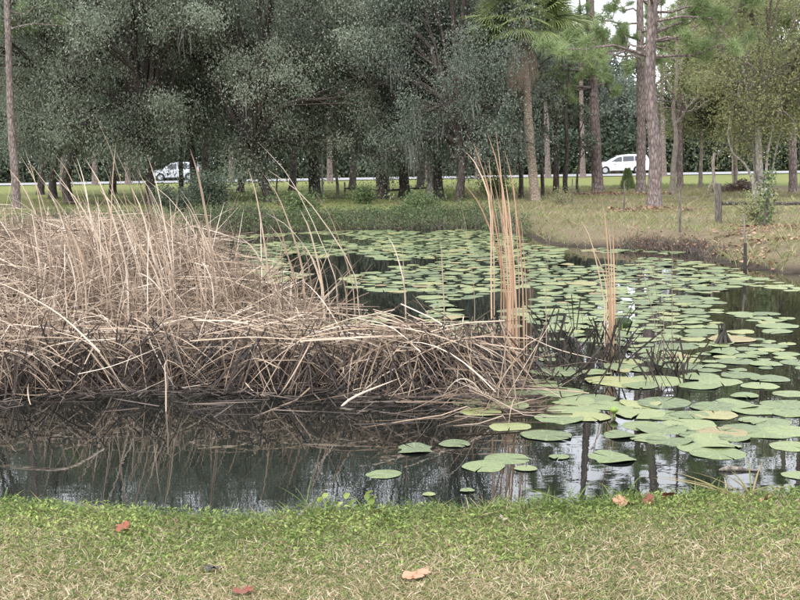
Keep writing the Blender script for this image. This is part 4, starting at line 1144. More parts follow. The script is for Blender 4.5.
n = 2900; put(lying(n, rng, pitch=.34), (.006, .013), np.clip(rng.normal(.46, .30, n), 0, 1), rng, TAP)
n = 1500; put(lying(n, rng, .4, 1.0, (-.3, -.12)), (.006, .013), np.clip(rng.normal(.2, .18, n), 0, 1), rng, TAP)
n = 2000; put(folded(n, rng), (.006, .013), np.clip(rng.normal(.46, .28, n), 0, 1), rng, TAP)
P = tussock(170, 24, rng); n = len(P); put(P, (.006, .012), np.clip(rng.normal(.48, .28, n), 0, 1), rng, TAP)
n = 460; put(skirt(n, rng), (.006, .012), np.clip(rng.normal(.3, .3, n), 0, 1), rng, TAP)
def drape(n, rng, lo=4, hi=69):
    """dry blades lying along the mat's front that bend over the edge down to the water"""
    u = rng.uniform(lo, hi - .01, n); i = u.astype(int); q = front_w[i] + (front_w[np.minimum(i + 1, 69)] - front_w[i]) * (u - i)[:, None]
    q[:, 1] += rng.uniform(.0, .35, n); L = rng.uniform(.6, 1.5, n); sgn = np.where(rng.random(n) < .72, 1, -1)
    a = rng.normal(-.3, .6, n); h0 = rng.uniform(.26, .58, n); fall = rng.uniform(.1, .6, n)
    P = np.zeros((n, 8, 3)); k = (K8 - .45)
    P[..., 0] = q[:, :1] + (sgn * np.cos(a) * L)[:, None] * k * (1 - .25 * np.maximum(k, 0)); P[..., 1] = q[:, 1:] + (np.sin(a) * L * .6)[:, None] * k
    P[..., 2] = np.maximum(WATER + h0[:, None] - fall[:, None] * np.maximum(K8 - .3, 0) ** 1.6 * 1.8 + rng.normal(0, .16, (n, 1)) * (K8 - .45), WATER - .02)
    return P
n = 330; put(drape(n, rng, 4, 56), (.006, .013), np.clip(rng.normal(.55, .24, n), 0, 1), rng, TAP)
n = 70; put(drape(n, rng, 42, 55), (.006, .013), np.clip(rng.normal(.55, .24, n), 0, 1), rng, TAP)
# fine standing fuzz over the left part
n = 1500; q = sample_bed(n, rng); q = q[(q[:, 0] < -.9)]; n = len(q)
h = mat_h(q[:, 0], q[:, 1]) + rng.uniform(.05, .5, n); ln = rng.normal([-.1, 0], .2, (n, 2))
P = np.zeros((n, 8, 3)); P[..., :2] = q[:, None] + ln[:, None] * (K8 ** 2)[None, :, None]; P[..., 2] = WATER + h[:, None] * K8
put(P, (.005, .011), np.clip(rng.normal(.6, .2, n), 0, 1), rng, TAP)
bed_root = empty('reed_bed', (-2, 7, WATER))
def bed_part(name, g_, mat):
    o = link(name, g_.mesh(name, mat), bed_root); o.matrix_parent_inverse = Matrix.Translation((2, -7, -WATER)); o['kind'] = 'stuff'
bed_part('dry_reeds', bed, M['reed'])
bed = Geo()
n = 6500; put(rotten(n, rng), (.012, .028), np.clip(rng.normal(.22, .22, n), 0, 1), rng, np.array([1, 1, .9, .7]))  # dark mass that puts the mat's inner shade into the reed colour
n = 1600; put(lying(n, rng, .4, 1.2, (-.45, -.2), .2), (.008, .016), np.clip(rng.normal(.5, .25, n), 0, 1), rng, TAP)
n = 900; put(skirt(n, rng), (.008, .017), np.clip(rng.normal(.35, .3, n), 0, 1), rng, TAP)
# floating thatch along the front
n = 420; q = edge_pts(n, rng); q[:, 1] -= np.abs(rng.normal(0, .42, n)); q[:, 0] -= .1
a = rng.uniform(0, 6.28, n); L = rng.uniform(.15, .6, n)
P = np.zeros((n, 8, 3)); P[..., :2] = q[:, None] + np.stack([np.cos(a), np.sin(a)], 1)[:, None] * ((K8 - .5)[None] * L[:, None])[..., None]
P[..., 2] = WATER + .004 + rng.uniform(0, .02, (n, 1)) + 0 * K8
put(P, (.006, .013), np.clip(rng.normal(.55, .3, n), 0, 1), rng, TAP)
bed_part('rot_shade_reeds', bed, M['reed_rot_shade'])
tag(bed_root, 'collapsed bed of tangled dead reeds in the pond', 'reeds', kind='stuff')

# reeds that can be picked out one by one -----------------------------
def reed_obj(P, w, tint, mat, label, group, seed, name='dead_reed', crease=True):
    rng = np.random.default_rng(seed); P = np.asarray(P, float); k = len(P); b0 = P[0].copy()
    tp = np.interp(np.linspace(0, 1, k), [0, .1, .6, .85, 1], [.8, 1, .85, .5, .08])
    g_ = ribbons((P - b0)[None], np.array([w]), fac(1, rng, .8), tp, crease, tint=np.array([tint]))
    return tag(link(name, g_.mesh(name, mat), None, b0), label, 'reed', group)
def standing(tip, mid, y, rng, n=12, lean=.35):
    T, Mi = at_y(*tip, y + rng.uniform(-.15, .15)), at_y(*mid, y)
    B = np.array([Mi[0] + (Mi[0] - T[0]) * lean * .5, y + rng.uniform(-.08, .08), WATER - .06])
    # tip droops a little further along its lean
    P = catmull([B, Mi * .55 + B * .45 + [(Mi[0] - B[0]) * .05, 0, 0], Mi, Mi * .35 + T * .65 + [(Mi[0] - T[0]) * .13, 0, .03], T], n)
    return P
rng = np.random.default_rng(300)
left_tall = [((8, 168), (45, 240), 8), ((20, 155), (58, 255), 8), ((28, 161), (78, 262), 7.5), ((0, 192), (75, 262), 7.5), ((53, 169), (98, 262), 7.5), ((55, 155), (84, 215), 9), ((55, 177), (112, 270), 7), ((77, 158), (96, 255), 7.5), ((85, 158), (128, 272), 6.8), ((87, 162), (120, 255), 7.2), ((97, 152), (132, 265), 7), ((106, 155), (118, 230), 8), ((115, 150), (148, 255), 7), ((137, 165), (160, 258), 7), ((148, 157), (172, 268), 6.8), ((148, 188), (170, 300), 6.2), ((152, 200), (172, 300), 6.2), ((190, 149), (211, 250), 6.6), ((192, 152), (214, 262), 6.5), ((170, 208), (196, 275), 6.6), ((172, 220), (200, 285), 6.4), ((227, 215), (240, 275), 6.6), ((248, 168), (267, 262), 6.6), ((258, 142), (332, 268), 6.3), ((262, 172), (301, 262), 6.5), ((268, 170), (352, 268), 6.1), ((266, 213), (318, 268), 6.4), ((240, 237), (272, 285), 6.4), ((300, 210), (322, 282), 6.2), ((333, 215), (360, 305), 6.0), ((32, 208), (40, 262), 8), ((5, 226), (30, 272), 7), ((40, 232), (55, 275), 7), ((48, 192), (70, 250), 8), ((66, 205), (110, 265), 7.3), ((100, 190), (140, 268), 7), ((110, 195), (150, 280), 6.7), ((130, 185), (158, 280), 6.6), ((62, 220), (90, 285), 6.8)]
for q, (tip, mid, y) in enumerate(left_tall):
    P = standing(tip, mid, y * KD, rng)
    reed_obj(P, rng.uniform(.017, .026), float(np.clip(rng.normal(.74, .15), 0, 1)), M['reed'], 'tall pale dead reed leaning out above the left reed bed', 'tall reeds over the left bed', 1000 + q)
for q in range(130):                                              # more of the same, thicker around the two dense clumps
    cx = random.choice([(40, 40), (110, 30), (168, 6), (166, 10), (212, 8), (300, 40), (95, 50), (130, 35), (110, 25)])
    mx = random.gauss(*cx); y = random.uniform(5.8, 8.5) if mx < 220 else random.uniform(5.6, 6.5)
    my = 262 + (8 - y) * 12; hgt = abs(random.gauss(0, 42)) + 22
    tip = (mx - random.gauss(.33, .2) * hgt, my - hgt)
    reed_obj(standing(tip, (mx, my), y * KD, rng), rng.uniform(.011, .019), float(np.clip(rng.normal(.66, .22), 0, 1)), M['reed'], 'pale dead reed standing up out of the left reed bed', 'standing reeds in the left bed', 2000 + q)
# rusty clump on the tip of the bed
tip_clump = [((473, 142), (506, 290)), ((466, 152), (490, 205)), ((487, 132), (512, 250)), ((496, 131), (508, 290)), ((504, 148), (522, 265)), ((485, 157), (507, 250)), ((479, 160), (500, 255)), ((483, 158), (503, 262)), ((464, 184), (500, 262)), ((489, 158), (494, 262)), ((500, 170), (510, 275)), ((497, 160), (503, 280)), ((515, 190), (523, 285)), ((512, 170), (519, 280)), ((507, 200), (512, 290)), ((520, 215), (526, 290)), ((501, 185), (505, 285)), ((495, 190), (509, 290)), ((499, 205), (515, 300)), ((505, 178), (516, 300)), ((528, 240), (531, 310)), ((518, 250), (524, 310))]
for q, (tip, mid) in enumerate(tip_clump):
    y = rng.uniform(5.45, 5.9) * KD
    reed_obj(standing(tip, mid, y, rng, lean=.15), rng.uniform(.014, .022), float(rng.uniform(.2, .95)), M['reed_rust'], 'tall rusty reed in the upright clump at the tip of the bed', 'rusty reeds at the tip of the bed', 3000 + q)
lone = [((553, 213), (546, 290), 6.0, 'slanting lone pale reed standing between the rusty clump and the second clump'), ((460, 203), (474, 290), 5.9, 'thin lone reed on the dark side of the rusty clump'), ((402, 245), (406, 330), 5.6, 'upright thin reed over the low middle of the bed'), ((440, 235), (445, 330), 5.6, 'upright thin reed just short of the rusty clump'), ((436, 240), (440, 345), 5.5, 'stiff vertical reed rising from the low neck of the bed')]
for q, (tip, mid, y, lab) in enumerate(lone):
    reed_obj(standing(tip, mid, y * KD, rng, lean=.1), .013, .6, M['reed'], lab, None, 3200 + q)
clump2 = [((580, 218), (604, 300)), ((591, 250), (606, 285)), ((602, 200), (610, 290)), ((609, 228), (612, 300)), ((613, 226), (614, 300)), ((618, 230), (616, 300)), ((606, 235), (611, 310)), ((611, 245), (613, 310)), ((604, 255), (609, 310)), ((614, 250), (615, 310))]
for q, (tip, mid) in enumerate(clump2):
    reed_obj(standing(tip, mid, rng.uniform(6.0, 6.25) * KD, rng, lean=.06), rng.uniform(.012, .02), float(rng.uniform(.3, .95)), M['reed_rust'], 'reed in the narrow second clump out among the lily pads', 'reeds of the second clump', 3300 + q)
for q, (tip, mid, lab) in enumerate((((630, 247), (656, 330), 'thin reed of the sparse row past the second clump, leaning most'), ((645, 245), (661, 330), 'thin bent reed in the sparse row past the second clump'), ((672, 240), (672, 330), 'upright thin reed at the end of the sparse row'), ((664, 300), (664, 345), 'short upright reed inside the sparse row'), ((678, 232), (676, 330), 'tallest of the sparse row of thin reeds'))):
    reed_obj(standing(tip, mid, 5.75 * KD, rng, lean=.05), .009, .45, M['reed'], lab, None, 3400 + q)
# the big broken reeds across the front and top of the bed
rng = np.random.default_rng(310)
for q in range(70):
    P = lying(1, rng, .8, 1.7, (.02, .1), .12)[0]
    reed_obj(P, rng.uniform(.009, .015), float(np.clip(rng.normal(.7, .15), 0, 1)), M['reed'], 'long dead reed lying on top of the reed bed', 'reeds lying on the bed', 4000 + q)
for q in range(60):
    P = skirt(1, rng)[0]; P[0, 2] += .05
    reed_obj(P, rng.uniform(.008, .014), float(np.clip(rng.normal(.6, .2), 0, 1)), M['reed'], 'broken dead reed slanting into the water at the bed\'s front edge', 'reeds along the bed\'s front edge', 4200 + q)
def by_px(pts, ys): return catmull([at_y(a, c_, y * KD) for (a, c_), y in zip(pts, ys)], 10)
special = [
    ([(100, 352), (60, 315), (20, 292), (-20, 275)], (5.0, 5.2, 5.5, 5.8), .02, .9, 'thick pale broken reed slanting across the bed near the picture\'s left border'),
    ([(78, 374), (115, 365), (165, 345)], (4.9, 5.0, 5.15), .018, .95, 'bright reed lying aslant over the dark front of the bed'),
    ([(333, 418), (352, 398), (400, 378)], (4.7, 4.85, 5.0), .02, .9, 'pale reed pointing out from the bed over the open water'),
    ([(190, 341), (250, 337), (300, 339), (385, 336)], (5.15, 5.1, 5.1, 5.2), .016, .72, 'long pale reed lying level along the front of the bed'),
    ([(300, 341), (400, 336), (470, 342), (550, 360)], (5.1, 5.1, 5.2, 5.4), .022, .75, 'long reed arching level towards the rusty clump'),
    ([(440, 345), (480, 352), (520, 362), (560, 366)], (5.15, 5.2, 5.3, 5.4), .016, .8, 'reed stretched flat towards the lily pads at the bed\'s tip'),
    ([(525, 335), (560, 350), (610, 362)], (5.5, 5.5, 5.45), .012, .85, 'thin reed reaching out of the rusty clump over the pads'),
    ([(166, 415), (166, 385), (167, 360), (195, 378)], (4.75, 4.78, 4.8, 4.85), .013, .75, 'snapped reed standing in front of the bed like an upturned V'),
]
for q, (pts_, ys, w_, ti, lab) in enumerate(special):
    P = by_px(pts_, ys); P[:, 2] = np.maximum(P[:, 2], WATER - .02)
    reed_obj(P, w_, ti, M['reed'], lab, None, 4500 + q)
# dark snapped stubs between the tip of the bed and the second clump
rng = np.random.default_rng(320); g = Geo(); n = 260
c0 = rng.random(n)
px = np.where(c0 < .7, rng.uniform(535, 625, n), rng.uniform(640, 690, n)); py = np.where(c0 < .7, rng.normal(362, 14, n), rng.normal(375, 9, n))
B = np.array([at_z(a, c_, WATER - .05) for a, c_ in zip(px, py)])
d = rng.normal(size=(n, 3)) * [.5, .4, .0] + [0, 0, 1]; L = np.where(c0 < .7, rng.uniform(.08, .55, n), rng.uniform(.1, .35, n)); t = np.linspace(0, 1, 4)
P = B[:, None] + unit(d)[:, None] * (L[:, None] * t)[..., None]
tag(link('reed_stubs', ribbons(P, rng.uniform(.008, .02, n), fac(n, rng), tint=rng.uniform(0, .75, n)).mesh('reed_stubs', M['reed_rot_shade'])), 'dark snapped reed stubs standing in the water past the bed\'s tip', 'reed stubs', kind='stuff')
# black root stump among the pads
b0 = at_z(723, 344, WATER); root = empty('root_stump', b0); g = Geo(); rng = np.random.default_rng(321)
for _ in range(9):
    a = rng.uniform(0, 6.28); g.merge(tube(catmull([[math.cos(a) * .12, math.sin(a) * .1, -.05], [math.cos(a) * .05, math.sin(a) * .05, .06], [rng.normal() * .03, rng.normal() * .03, rng.uniform(.1, .24)]], 6), np.linspace(.025, .008, 6), 6))
link('roots', g.mesh('roots', M['root']), root); tag(root, 'small black root stump poking up among the lily pads', 'stump')

# ------------------------------------------------------------------ lily pads
def pad_mesh(seed):
    rng = np.random.default_rng(seed); m = 26; notch = rng.uniform(.06, .2)
    a = np.linspace(notch / 2, 2 * math.pi - notch / 2, m)
    r = 1 + .035 * np.sin(a * 3 + rng.uniform(0, 6)) + .025 * np.sin(a * 7 + rng.uniform(0, 6)) + rng.normal(0, .012, m)
    if rng.random() < .4:
        j = rng.integers(3, m - 3); r[j] *= rng.uniform(.75, .9)
    w1, p1 = (rng.uniform(.05, .11) if seed > 407 else rng.uniform(.0, .022)), rng.uniform(0, 6)
    V = [[.06, 0, 0]]
    for f in (.55, .94, 1.0):
        z = {.55: .006, .94: .012, 1.0: -.012}[f] + w1 * f * f * np.sin(a * 2 + p1) + .008 * f * np.sin(a * 5 + p1 * 2) * (f > .6)
        V += list(np.stack([np.cos(a) * r * f, np.sin(a) * r * f, z], 1))
    V = np.array(V); g = Geo(); i = np.arange(m - 1)
    g.add(V, np.stack([0 * i, 1 + i, 2 + i], 1), 0.0)
    F = np.concatenate([np.stack([1 + q * m + i, 1 + (q + 1) * m + i, 2 + (q + 1) * m + i, 2 + q * m + i], 1) for q in (0, 1)])
    g2 = Geo(); g2.V, g2.T, g2.n = g.V, g.T, g.n; g2.F3, g2.M3 = g.F3, g.M3; g2.F4 = [F]; g2.M4 = [np.zeros(len(F), int)]
    return g2
PG = [pad_mesh(400 + q) for q in range(10)]
PM = [g_.mesh('lily_pad', M['pad'], smooth=True) for g_ in PG]
near_pads = [  # column, row, width in the photo
    (415, 448, 40, 'lily pad with a ragged edge off the front of the reed bed'), (455, 443, 32, 'dull thin pad touching the ragged pad off the reed bed'), (384, 473, 36, 'lone small pad nearest the weeds with round leaves'),
    (484, 465, 46, 'lower pad of the overlapping pair nearest the lawn'), (507, 457.5, 46, 'upper pad of the overlapping pair nearest the lawn'), (526, 467.5, 22, 'small pad close beside the overlapping pair'),
    (429, 493, 13, 'tiny dull pad near the lawn below the overlapping pair'), (467, 489.5, 14, 'second tiny dull pad near the lawn'), (612, 457, 48, 'lone large round pad in front of the bright reflection'),
    (559, 456, 20, 'lone small pad between the pair and the large round pad'), (510, 425.5, 44, 'curly-edged pad below the tip of the reed bed'), (547, 434.5, 52, 'large pad overlapping the curly-edged one'),
    (471, 402, 38, 'pad tucked against the reed bed\'s front tip'), (508, 405, 42, 'pad lying between the reeds and the bright water'), (480, 411.5, 42, 'pad in front of the two tucked against the reeds'),
    (620, 434.5, 32, 'dull green pad left of the big raft of pads'), (792, 445.5, 40, 'lone pad at the right border above the floating stick'), (798, 474, 30, 'pad cut by the right border close to the lawn'),
    (752, 419, 28, 'small pad between the big raft and the right border'), (718, 452, 52, 'nearest pad of the big raft')]
raft = [(662, 429, 50), (650, 437, 40), (690, 423, 52), (712, 441, 62), (697, 447, 40), (722, 432, 50), (645, 425, 44), (670, 440, 46), (700, 434, 40), (740, 428, 40), (765, 431, 56), (790, 430, 50), (735, 437, 30),
        (575, 401, 46), (574, 409, 52), (560, 417.5, 48), (590, 416, 44), (612, 405, 44), (663, 402, 54), (640, 403, 40), (640, 413, 50), (690, 414, 40), (660, 414, 46), (715, 406, 48), (736, 404, 46), (755, 409, 46), (785, 404, 44), (790, 412, 40), (715, 414, 44), (770, 421, 40),
        (700, 385, 40), (745, 395, 26), (760, 385, 36), (790, 393, 32), (560, 391, 46), (595, 397, 40), (540, 383, 44), (525, 391, 36), (640, 385, 36), (610, 380, 50), (655, 380, 56), (630, 383, 44), (700, 376, 42), (740, 374, 38), (720, 381, 40), (770, 378, 36)]
pads = []
for px, py, w_, lab in near_pads:
    P = at_z(px, py, WATER + .01); pads.append((P[0], P[1], w_ / 2 * np.linalg.norm(P - CAMP) / FPX, lab))
for px, py, w_ in raft:
    P = at_z(px, py, WATER + .01); pads.append((P[0], P[1], w_ / 2 * np.linalg.norm(P - CAMP) / FPX, None))
rng = np.random.default_rng(410)
cells = {}
def near_ok(x, y, r, f):
    cx, cy = int(x // .5), int(y // .5)
    for i in range(cx - 1, cx + 2):
        for j in range(cy - 1, cy + 2):
            for (a, c_, q) in cells.get((i, j), ()):
                if (a - x) ** 2 + (c_ - y) ** 2 < (f * (r + q)) ** 2: return False
    return True
for x, y, r, _ in pads: cells.setdefault((int(x // .5), int(y // .5)), []).append((x, y, r))
N = 90000
X = rng.uniform(-9, 11, N); Y = rng.uniform(10.8, 38, N); S = sdist(X, Y); SB = sdist(X, Y, BED)
PR = project(np.stack([X, Y, np.full(N, WATER)], 1)); cover = fnoise(X, Y, .55, 51)
for x, y, s, sb, (px, py), cv in zip(X, Y, S, SB, PR, cover):
    if s > -.3 or sb < .25 or px < -40 or px > 860 or py > 398: continue
    if len(pads) > 2400: break
    lim = -.22
    if px < 540 and py > 292: lim = .75 if px < 430 else .25             # dark open water behind the low neck of the bed
    if px < 240: lim = .35
    if px > 540 and py < 268 - max(0, (px - 620)) * .03 and px > 560: lim = .12    # clear strip under the right bank
    if 690 < px and 262 < py < 300: lim = -.25
    if py > 330 and 560 < px < 700: lim = -.05
    if py > 375 and px < 560: continue
    if cv < lim: continue
    r = float(np.clip(rng.normal(.145, .05), .05, .25))
    if not near_ok(x, y, r, .84 if y < 18 else .93): continue
    cells.setdefault((int(x // .5), int(y // .5)), []).append((x, y, r)); pads.append((x, y, r, None))
order = sorted(range(len(pads)), key=lambda i: (pads[i][3] is None, pads[i][1] if i >= len(near_pads) else 0))
far_pads = Geo()
for rank, i in enumerate(order):
    x, y, r, lab = pads[i]; k = int(rng.integers(0, len(PM))); rz = rng.uniform(0, 6.28)
    z = WATER + .0035 + rng.uniform(0, .006); tx, ty = rng.normal(0, .006, 2)
    if rank < 300:
        o = link('lily_pad', PM[k], None, (x, y, z)); o.scale = (r, r * rng.uniform(.9, 1.05), r); o.rotation_euler = (tx, ty, rz)
        ppx = project(np.array([[x, y, z]]))[0]
        zone = ('lily pad in the wide carpet to the right of the sparse reed row' if ppx[0] > 690 else 'lily pad floating between the second reed clump and the sparse reed row' if ppx[0] > 622 else 'lily pad floating between the rusty clump and the second reed clump' if ppx[0] > 532 else 'lily pad in the open water behind the low neck of the reed bed') if i >= len(near_pads) + len(raft) else 'lily pad lying in the big near raft of overlapping pads'
        tag(o, lab or zone, 'lily pad', 'lone pads near the lawn' if lab else zone.replace('lily pad', 'pads'))
    else:
        g_ = PG[k]; V = np.concatenate(g_.V) * r; c_, s_ = math.cos(rz), math.sin(rz)
        V = np.stack([V[:, 0] * c_ - V[:, 1] * s_ + x, V[:, 0] * s_ + V[:, 1] * c_ + y, V[:, 2] + z + V[:, 0] * tx], 1)
        t_ = rng.uniform(0, .97); n0 = far_pads.n
        far_pads.V.append(V); far_pads.T.append(np.full(len(V), t_)); far_pads.n += len(V)
        for F in g_.F3: far_pads.F3.append(F + n0); far_pads.M3.append(np.zeros(len(F), int))
        for F in g_.F4: far_pads.F4.append(F + n0); far_pads.M4.append(np.zeros(len(F), int))
print('pads', len(pads))
tag(link('distant_lily_pads', far_pads.mesh('distant_lily_pads', M['pad'], True)), 'mass of lily pads covering the far half of the pond', 'lily pads', kind='stuff')
# upright young pad and buds
def bud(px, py, r, h, label, squash=.8):
    b0 = at_z(px, py, WATER); root = empty('water_lily_bud', b0)
    link('stem', tube(np.array([[0, 0, -.1], [.005, 0, h * .5], [0, 0, h]]), [.008, .008, .007], 6).mesh('stem', M['bud']), root)
    t = np.linspace(0, 1, 8); g_ = tube(np.stack([0 * t, 0 * t, h + t * r * 2 * squash], 1), np.maximum(.002, r * np.sin(np.clip(t * .93 + .06, 0, 1) * math.pi) ** .7), 10)
    link('bud', g_.mesh('bud', M['bud'], True), root)
    return tag(root, label, 'water lily')
bud(614, 417, .033, .03, 'round yellow-green lily bud just above the pads near the bright water')
b0 = at_z(622, 328, WATER); root = empty('rolled_lily_leaf', b0)
g = PG[2]; gg = Geo(); V = np.concatenate(g.V) * .12; V = np.stack([V[:, 0], V[:, 1] ** 2 * 2.2, V[:, 1] * .55 + .06], 1); gg.V, gg.T, gg.n, gg.F3, gg.F4, gg.M3, gg.M4 = [V], g.T, g.n, g.F3, g.F4, g.M3, g.M4
link('blade', gg.mesh('blade', M['scrub_leaf'], True), root); link('stem', tube(np.array([[0, 0, -.1], [0, 0, .05]]), [.008, .007], 6).mesh('stem', M['bud']), root)
tag(root, 'young upright dark green lily leaf beside the second reed clump', 'lily leaf')
# floating stick
P = catmull([at_z(719, 470, WATER + .006), at_z(735, 468.5, WATER + .012), at_z(760, 471, WATER + .004)], 9); b0 = P[0].copy()
tag(link('floating_stick', tube(P - b0, [.006, .014, .018, .018, .016, .012, .009, .006, .004], 7, .05).mesh('floating_stick', M['dead_wood']), None, b0), 'grey stick floating near the lawn on the right', 'stick')
print('pond done')

# ------------------------------------------------------------------ near lawn
rng = np.random.default_rng(500)
def lawn_pts(n, smin=.0):
    X = rng.uniform(-2.6, 2.6, n); Y = rng.uniform(3.5, 6.4, n); S = sdist(X, Y); k = S > smin
    return X[k], Y[k], S[k]
X, Y, S = lawn_pts(110000, -.06); n = len(X)
Z = ground_z(X, Y, S) - .004
dr = np.clip(.10 + .78 * sstep(.1, 1.1, S) + .42 * fnoise(X, Y, 2.4, 61) + .2 * fnoise(X, Y, 7, 62), 0, 1)
isdry = rng.random(n) < dr * .82
L = np.where(isdry, rng.uniform(.02, .06, n), rng.uniform(.02, .055, n))
flat = np.where(isdry, rng.uniform(.5, 2.2, n), rng.uniform(.2, 1.1, n))
a = rng.uniform(0, 6.28, n); d = unit(np.stack([np.cos(a) * flat, np.sin(a) * flat, np.ones(n)], 1)); t = np.array([0, .5, 1.0])
P = np.stack([X, Y, Z + rng.uniform(0, .012, n)], 1)[:, None] + d[:, None] * (L[:, None] * t)[..., None]
P[..., 2] -= (L[:, None] * .28 * t ** 2)
tint = np.where(isdry, rng.uniform(.52, 1.0, n), rng.uniform(.0, .5, n))
tag(link('lawn_grass', ribbons(P, rng.uniform(.0022, .0045, n), unit(rng.normal(size=(n, 3)) + [0, -.3, .6]), np.array([1, .85, .1]), tint=tint).mesh('lawn_grass', M['lawn'])),
    'mown mixed green and straw coloured lawn at the pond edge', 'grass', kind='stuff')
X, Y, S = lawn_pts(300000, .05); k = rng.random(len(X)) < np.clip(.25 + .7 * sstep(.1, 1.0, S) + .3 * fnoise(X, Y, 2.4, 61), 0, 1); X, Y, S = X[k], Y[k], S[k]; n = len(X)
a = rng.uniform(0, 6.28, n); el = np.abs(rng.normal(0, .45, n)); D = np.stack([np.cos(a) * np.cos(el), np.sin(a) * np.cos(el), np.sin(el)], 1)
tt = np.clip(np.where(rng.random(n) < .25, rng.uniform(.05, .45, n), rng.normal(.70, .16, n) + .1 * fnoise(X, Y, 5, 66)), 0, 1)
tag(link('lawn_thatch', needles(np.stack([X, Y, ground_z(X, Y, S) + rng.uniform(.001, .016, n)], 1), D, rng.uniform(.015, .05, n), .0042, tt).mesh('lawn_thatch', M['lawn'])),
    'short dry clippings and thatch lying in the lawn', 'thatch', kind='stuff')
# broad-leaved creeping weeds, dense along the lip
X, Y, S = lawn_pts(130000, -.10); pr_ = np.clip((1 - sstep(.15, 1.0, S)) * .75 + .10 + .45 * fnoise(X, Y, 2.2, 63) + .25 * fnoise(X, Y, 6, 65), 0, 1) * np.where(S < .9, 1, .35)
k = rng.random(len(X)) < pr_; X, Y, S = X[k], Y[k], S[k]; n = len(X)
Z = ground_z(X, Y, S) + rng.uniform(.0, .045, n) * (1 - .5 * sstep(.3, .8, S))
a = rng.uniform(0, 6.28, n); el = rng.uniform(-.3, .9, n)
D = np.stack([np.cos(a) * np.cos(el), np.sin(a) * np.cos(el), np.sin(el)], 1)
g_ = leaf_quads(np.stack([X, Y, Z], 1), D, rng.normal(size=(n, 3)) * .5 + [0, -.1, 1], rng.uniform(.011, .030, n), rng.uniform(.005, .012, n), np.clip(.45 + .25 * fnoise(X, Y, 4, 64) + rng.normal(0, .2, n), 0, 1))
tag(link('ground_cover', g_.mesh('ground_cover', M['weed'])), 'bright green creeping weeds along the lip of the lawn', 'ground cover', kind='stuff')
print('weeds', n)
# tufts of taller grass on the lip
def grass_tuft(px, py, h, nb, label, seed, spread=.03, lean=.35, mat='lawn', lo=.05, hi=.45):
    r2 = np.random.default_rng(seed); b0 = at_z(px, py + 4, 0.0); b0[2] = gz(b0[0], b0[1]) - .005; h = h * 1.7
    k = 7; t = np.linspace(0, 1, k); C = r2.normal(size=(nb, 3)) * [spread, spread * .5, 0]; d = r2.normal(size=(nb, 2)) * lean; H = h * r2.uniform(.5, 1.1, nb)
    P = C[:, None] + np.stack([H[:, None] * d[:, :1] * (t + .5 * t ** 2), H[:, None] * d[:, 1:] * (t + .5 * t ** 2), H[:, None] * (t - .25 * t ** 2)], -1)
    g_ = ribbons(P, r2.uniform(.005, .010, nb), unit(r2.normal(size=(nb, 3)) * [.4, 1, .1] + [0, -.8, 0]), np.array([1, 1, .95, .85, .65, .4, .05]), True, tint=r2.uniform(lo, hi, nb))
    return tag(link('grass_tuft', g_.mesh('grass_tuft', M[mat]), None, b0), label, 'grass tuft', 'grass tufts on the lip')
grass_tuft(313, 513, .13, 9, 'tallest grass tuft on the lip, beside the round-leaved weeds', 1)
grass_tuft(326, 515, .08, 8, 'short grass tuft next to the tallest tuft', 2)
grass_tuft(567, 505, .09, 12, 'spreading blue-green grass tuft on the lip below the large round pad', 3, .05, .6)
grass_tuft(581, 505, .07, 9, 'small grass tuft beside the spreading tuft', 4)
grass_tuft(634, 500, .10, 10, 'upright grass tuft beside the two brown leaves at the water', 5)
grass_tuft(706, 498, .09, 10, 'grass tuft right of the brown leaves at the water', 6, .06)
grass_tuft(752, 495, .15, 8, 'tall wispy dry tuft sticking up over the water on the right', 7, .03, .6, lo=.4, hi=.7)
grass_tuft(690, 498, .07, 9, 'low grass tuft just past the brown leaves', 8, .05)
grass_tuft(735, 496, .10, 8, 'thin slanting tuft in front of the floating stick', 9, .05, .8, lo=.35, hi=.8)
grass_tuft(10, 500, .06, 9, 'grass tuft on the lip at the picture\'s left border', 10)
grass_tuft(430, 513, .06, 8, 'grass tuft on the lip below the tiny pads', 11, .05)
# fringe of longer blades and dead scraps along the lip
X, Y, S = lawn_pts(60000, -.04); k = (S < .16) & (rng.random(len(X)) < np.clip(.25 + .6 * fnoise(X, Y, 3.0, 68), 0, 1)); X, Y, S = X[k], Y[k], S[k]
tag(link('edge_grass', tufts(X, Y, ground_z(X, Y, S) - .005, 2, rng.uniform(.03, .10, len(X)), .0045, np.clip(.28 + .3 * fnoise(X, Y, 5, 69) + rng.normal(0, .15, len(X)), 0, 1), rng, .5, .5).mesh('edge_grass', M['lawn'])),
    'fringe of longer grass blades hanging over the water', 'grass', kind='stuff')
X, Y, S = lawn_pts(420, .05); n = len(X); L_ = rng.uniform(.008, .03, n)
tag(link('leaf_scraps', leaf_quads(np.stack([X, Y, ground_z(X, Y, S) + rng.uniform(.012, .03, n)], 1), rng.normal(size=(n, 3)) * [1, 1, .4], rng.normal(size=(n, 3)) * .5 + [0, 0, 1], L_, L_ * .7, rng.uniform(0, .8, n)).mesh('leaf_scraps', M['litter'])),
    'small scraps of brown dead leaf scattered over the lawn', 'leaf litter', kind='stuff')
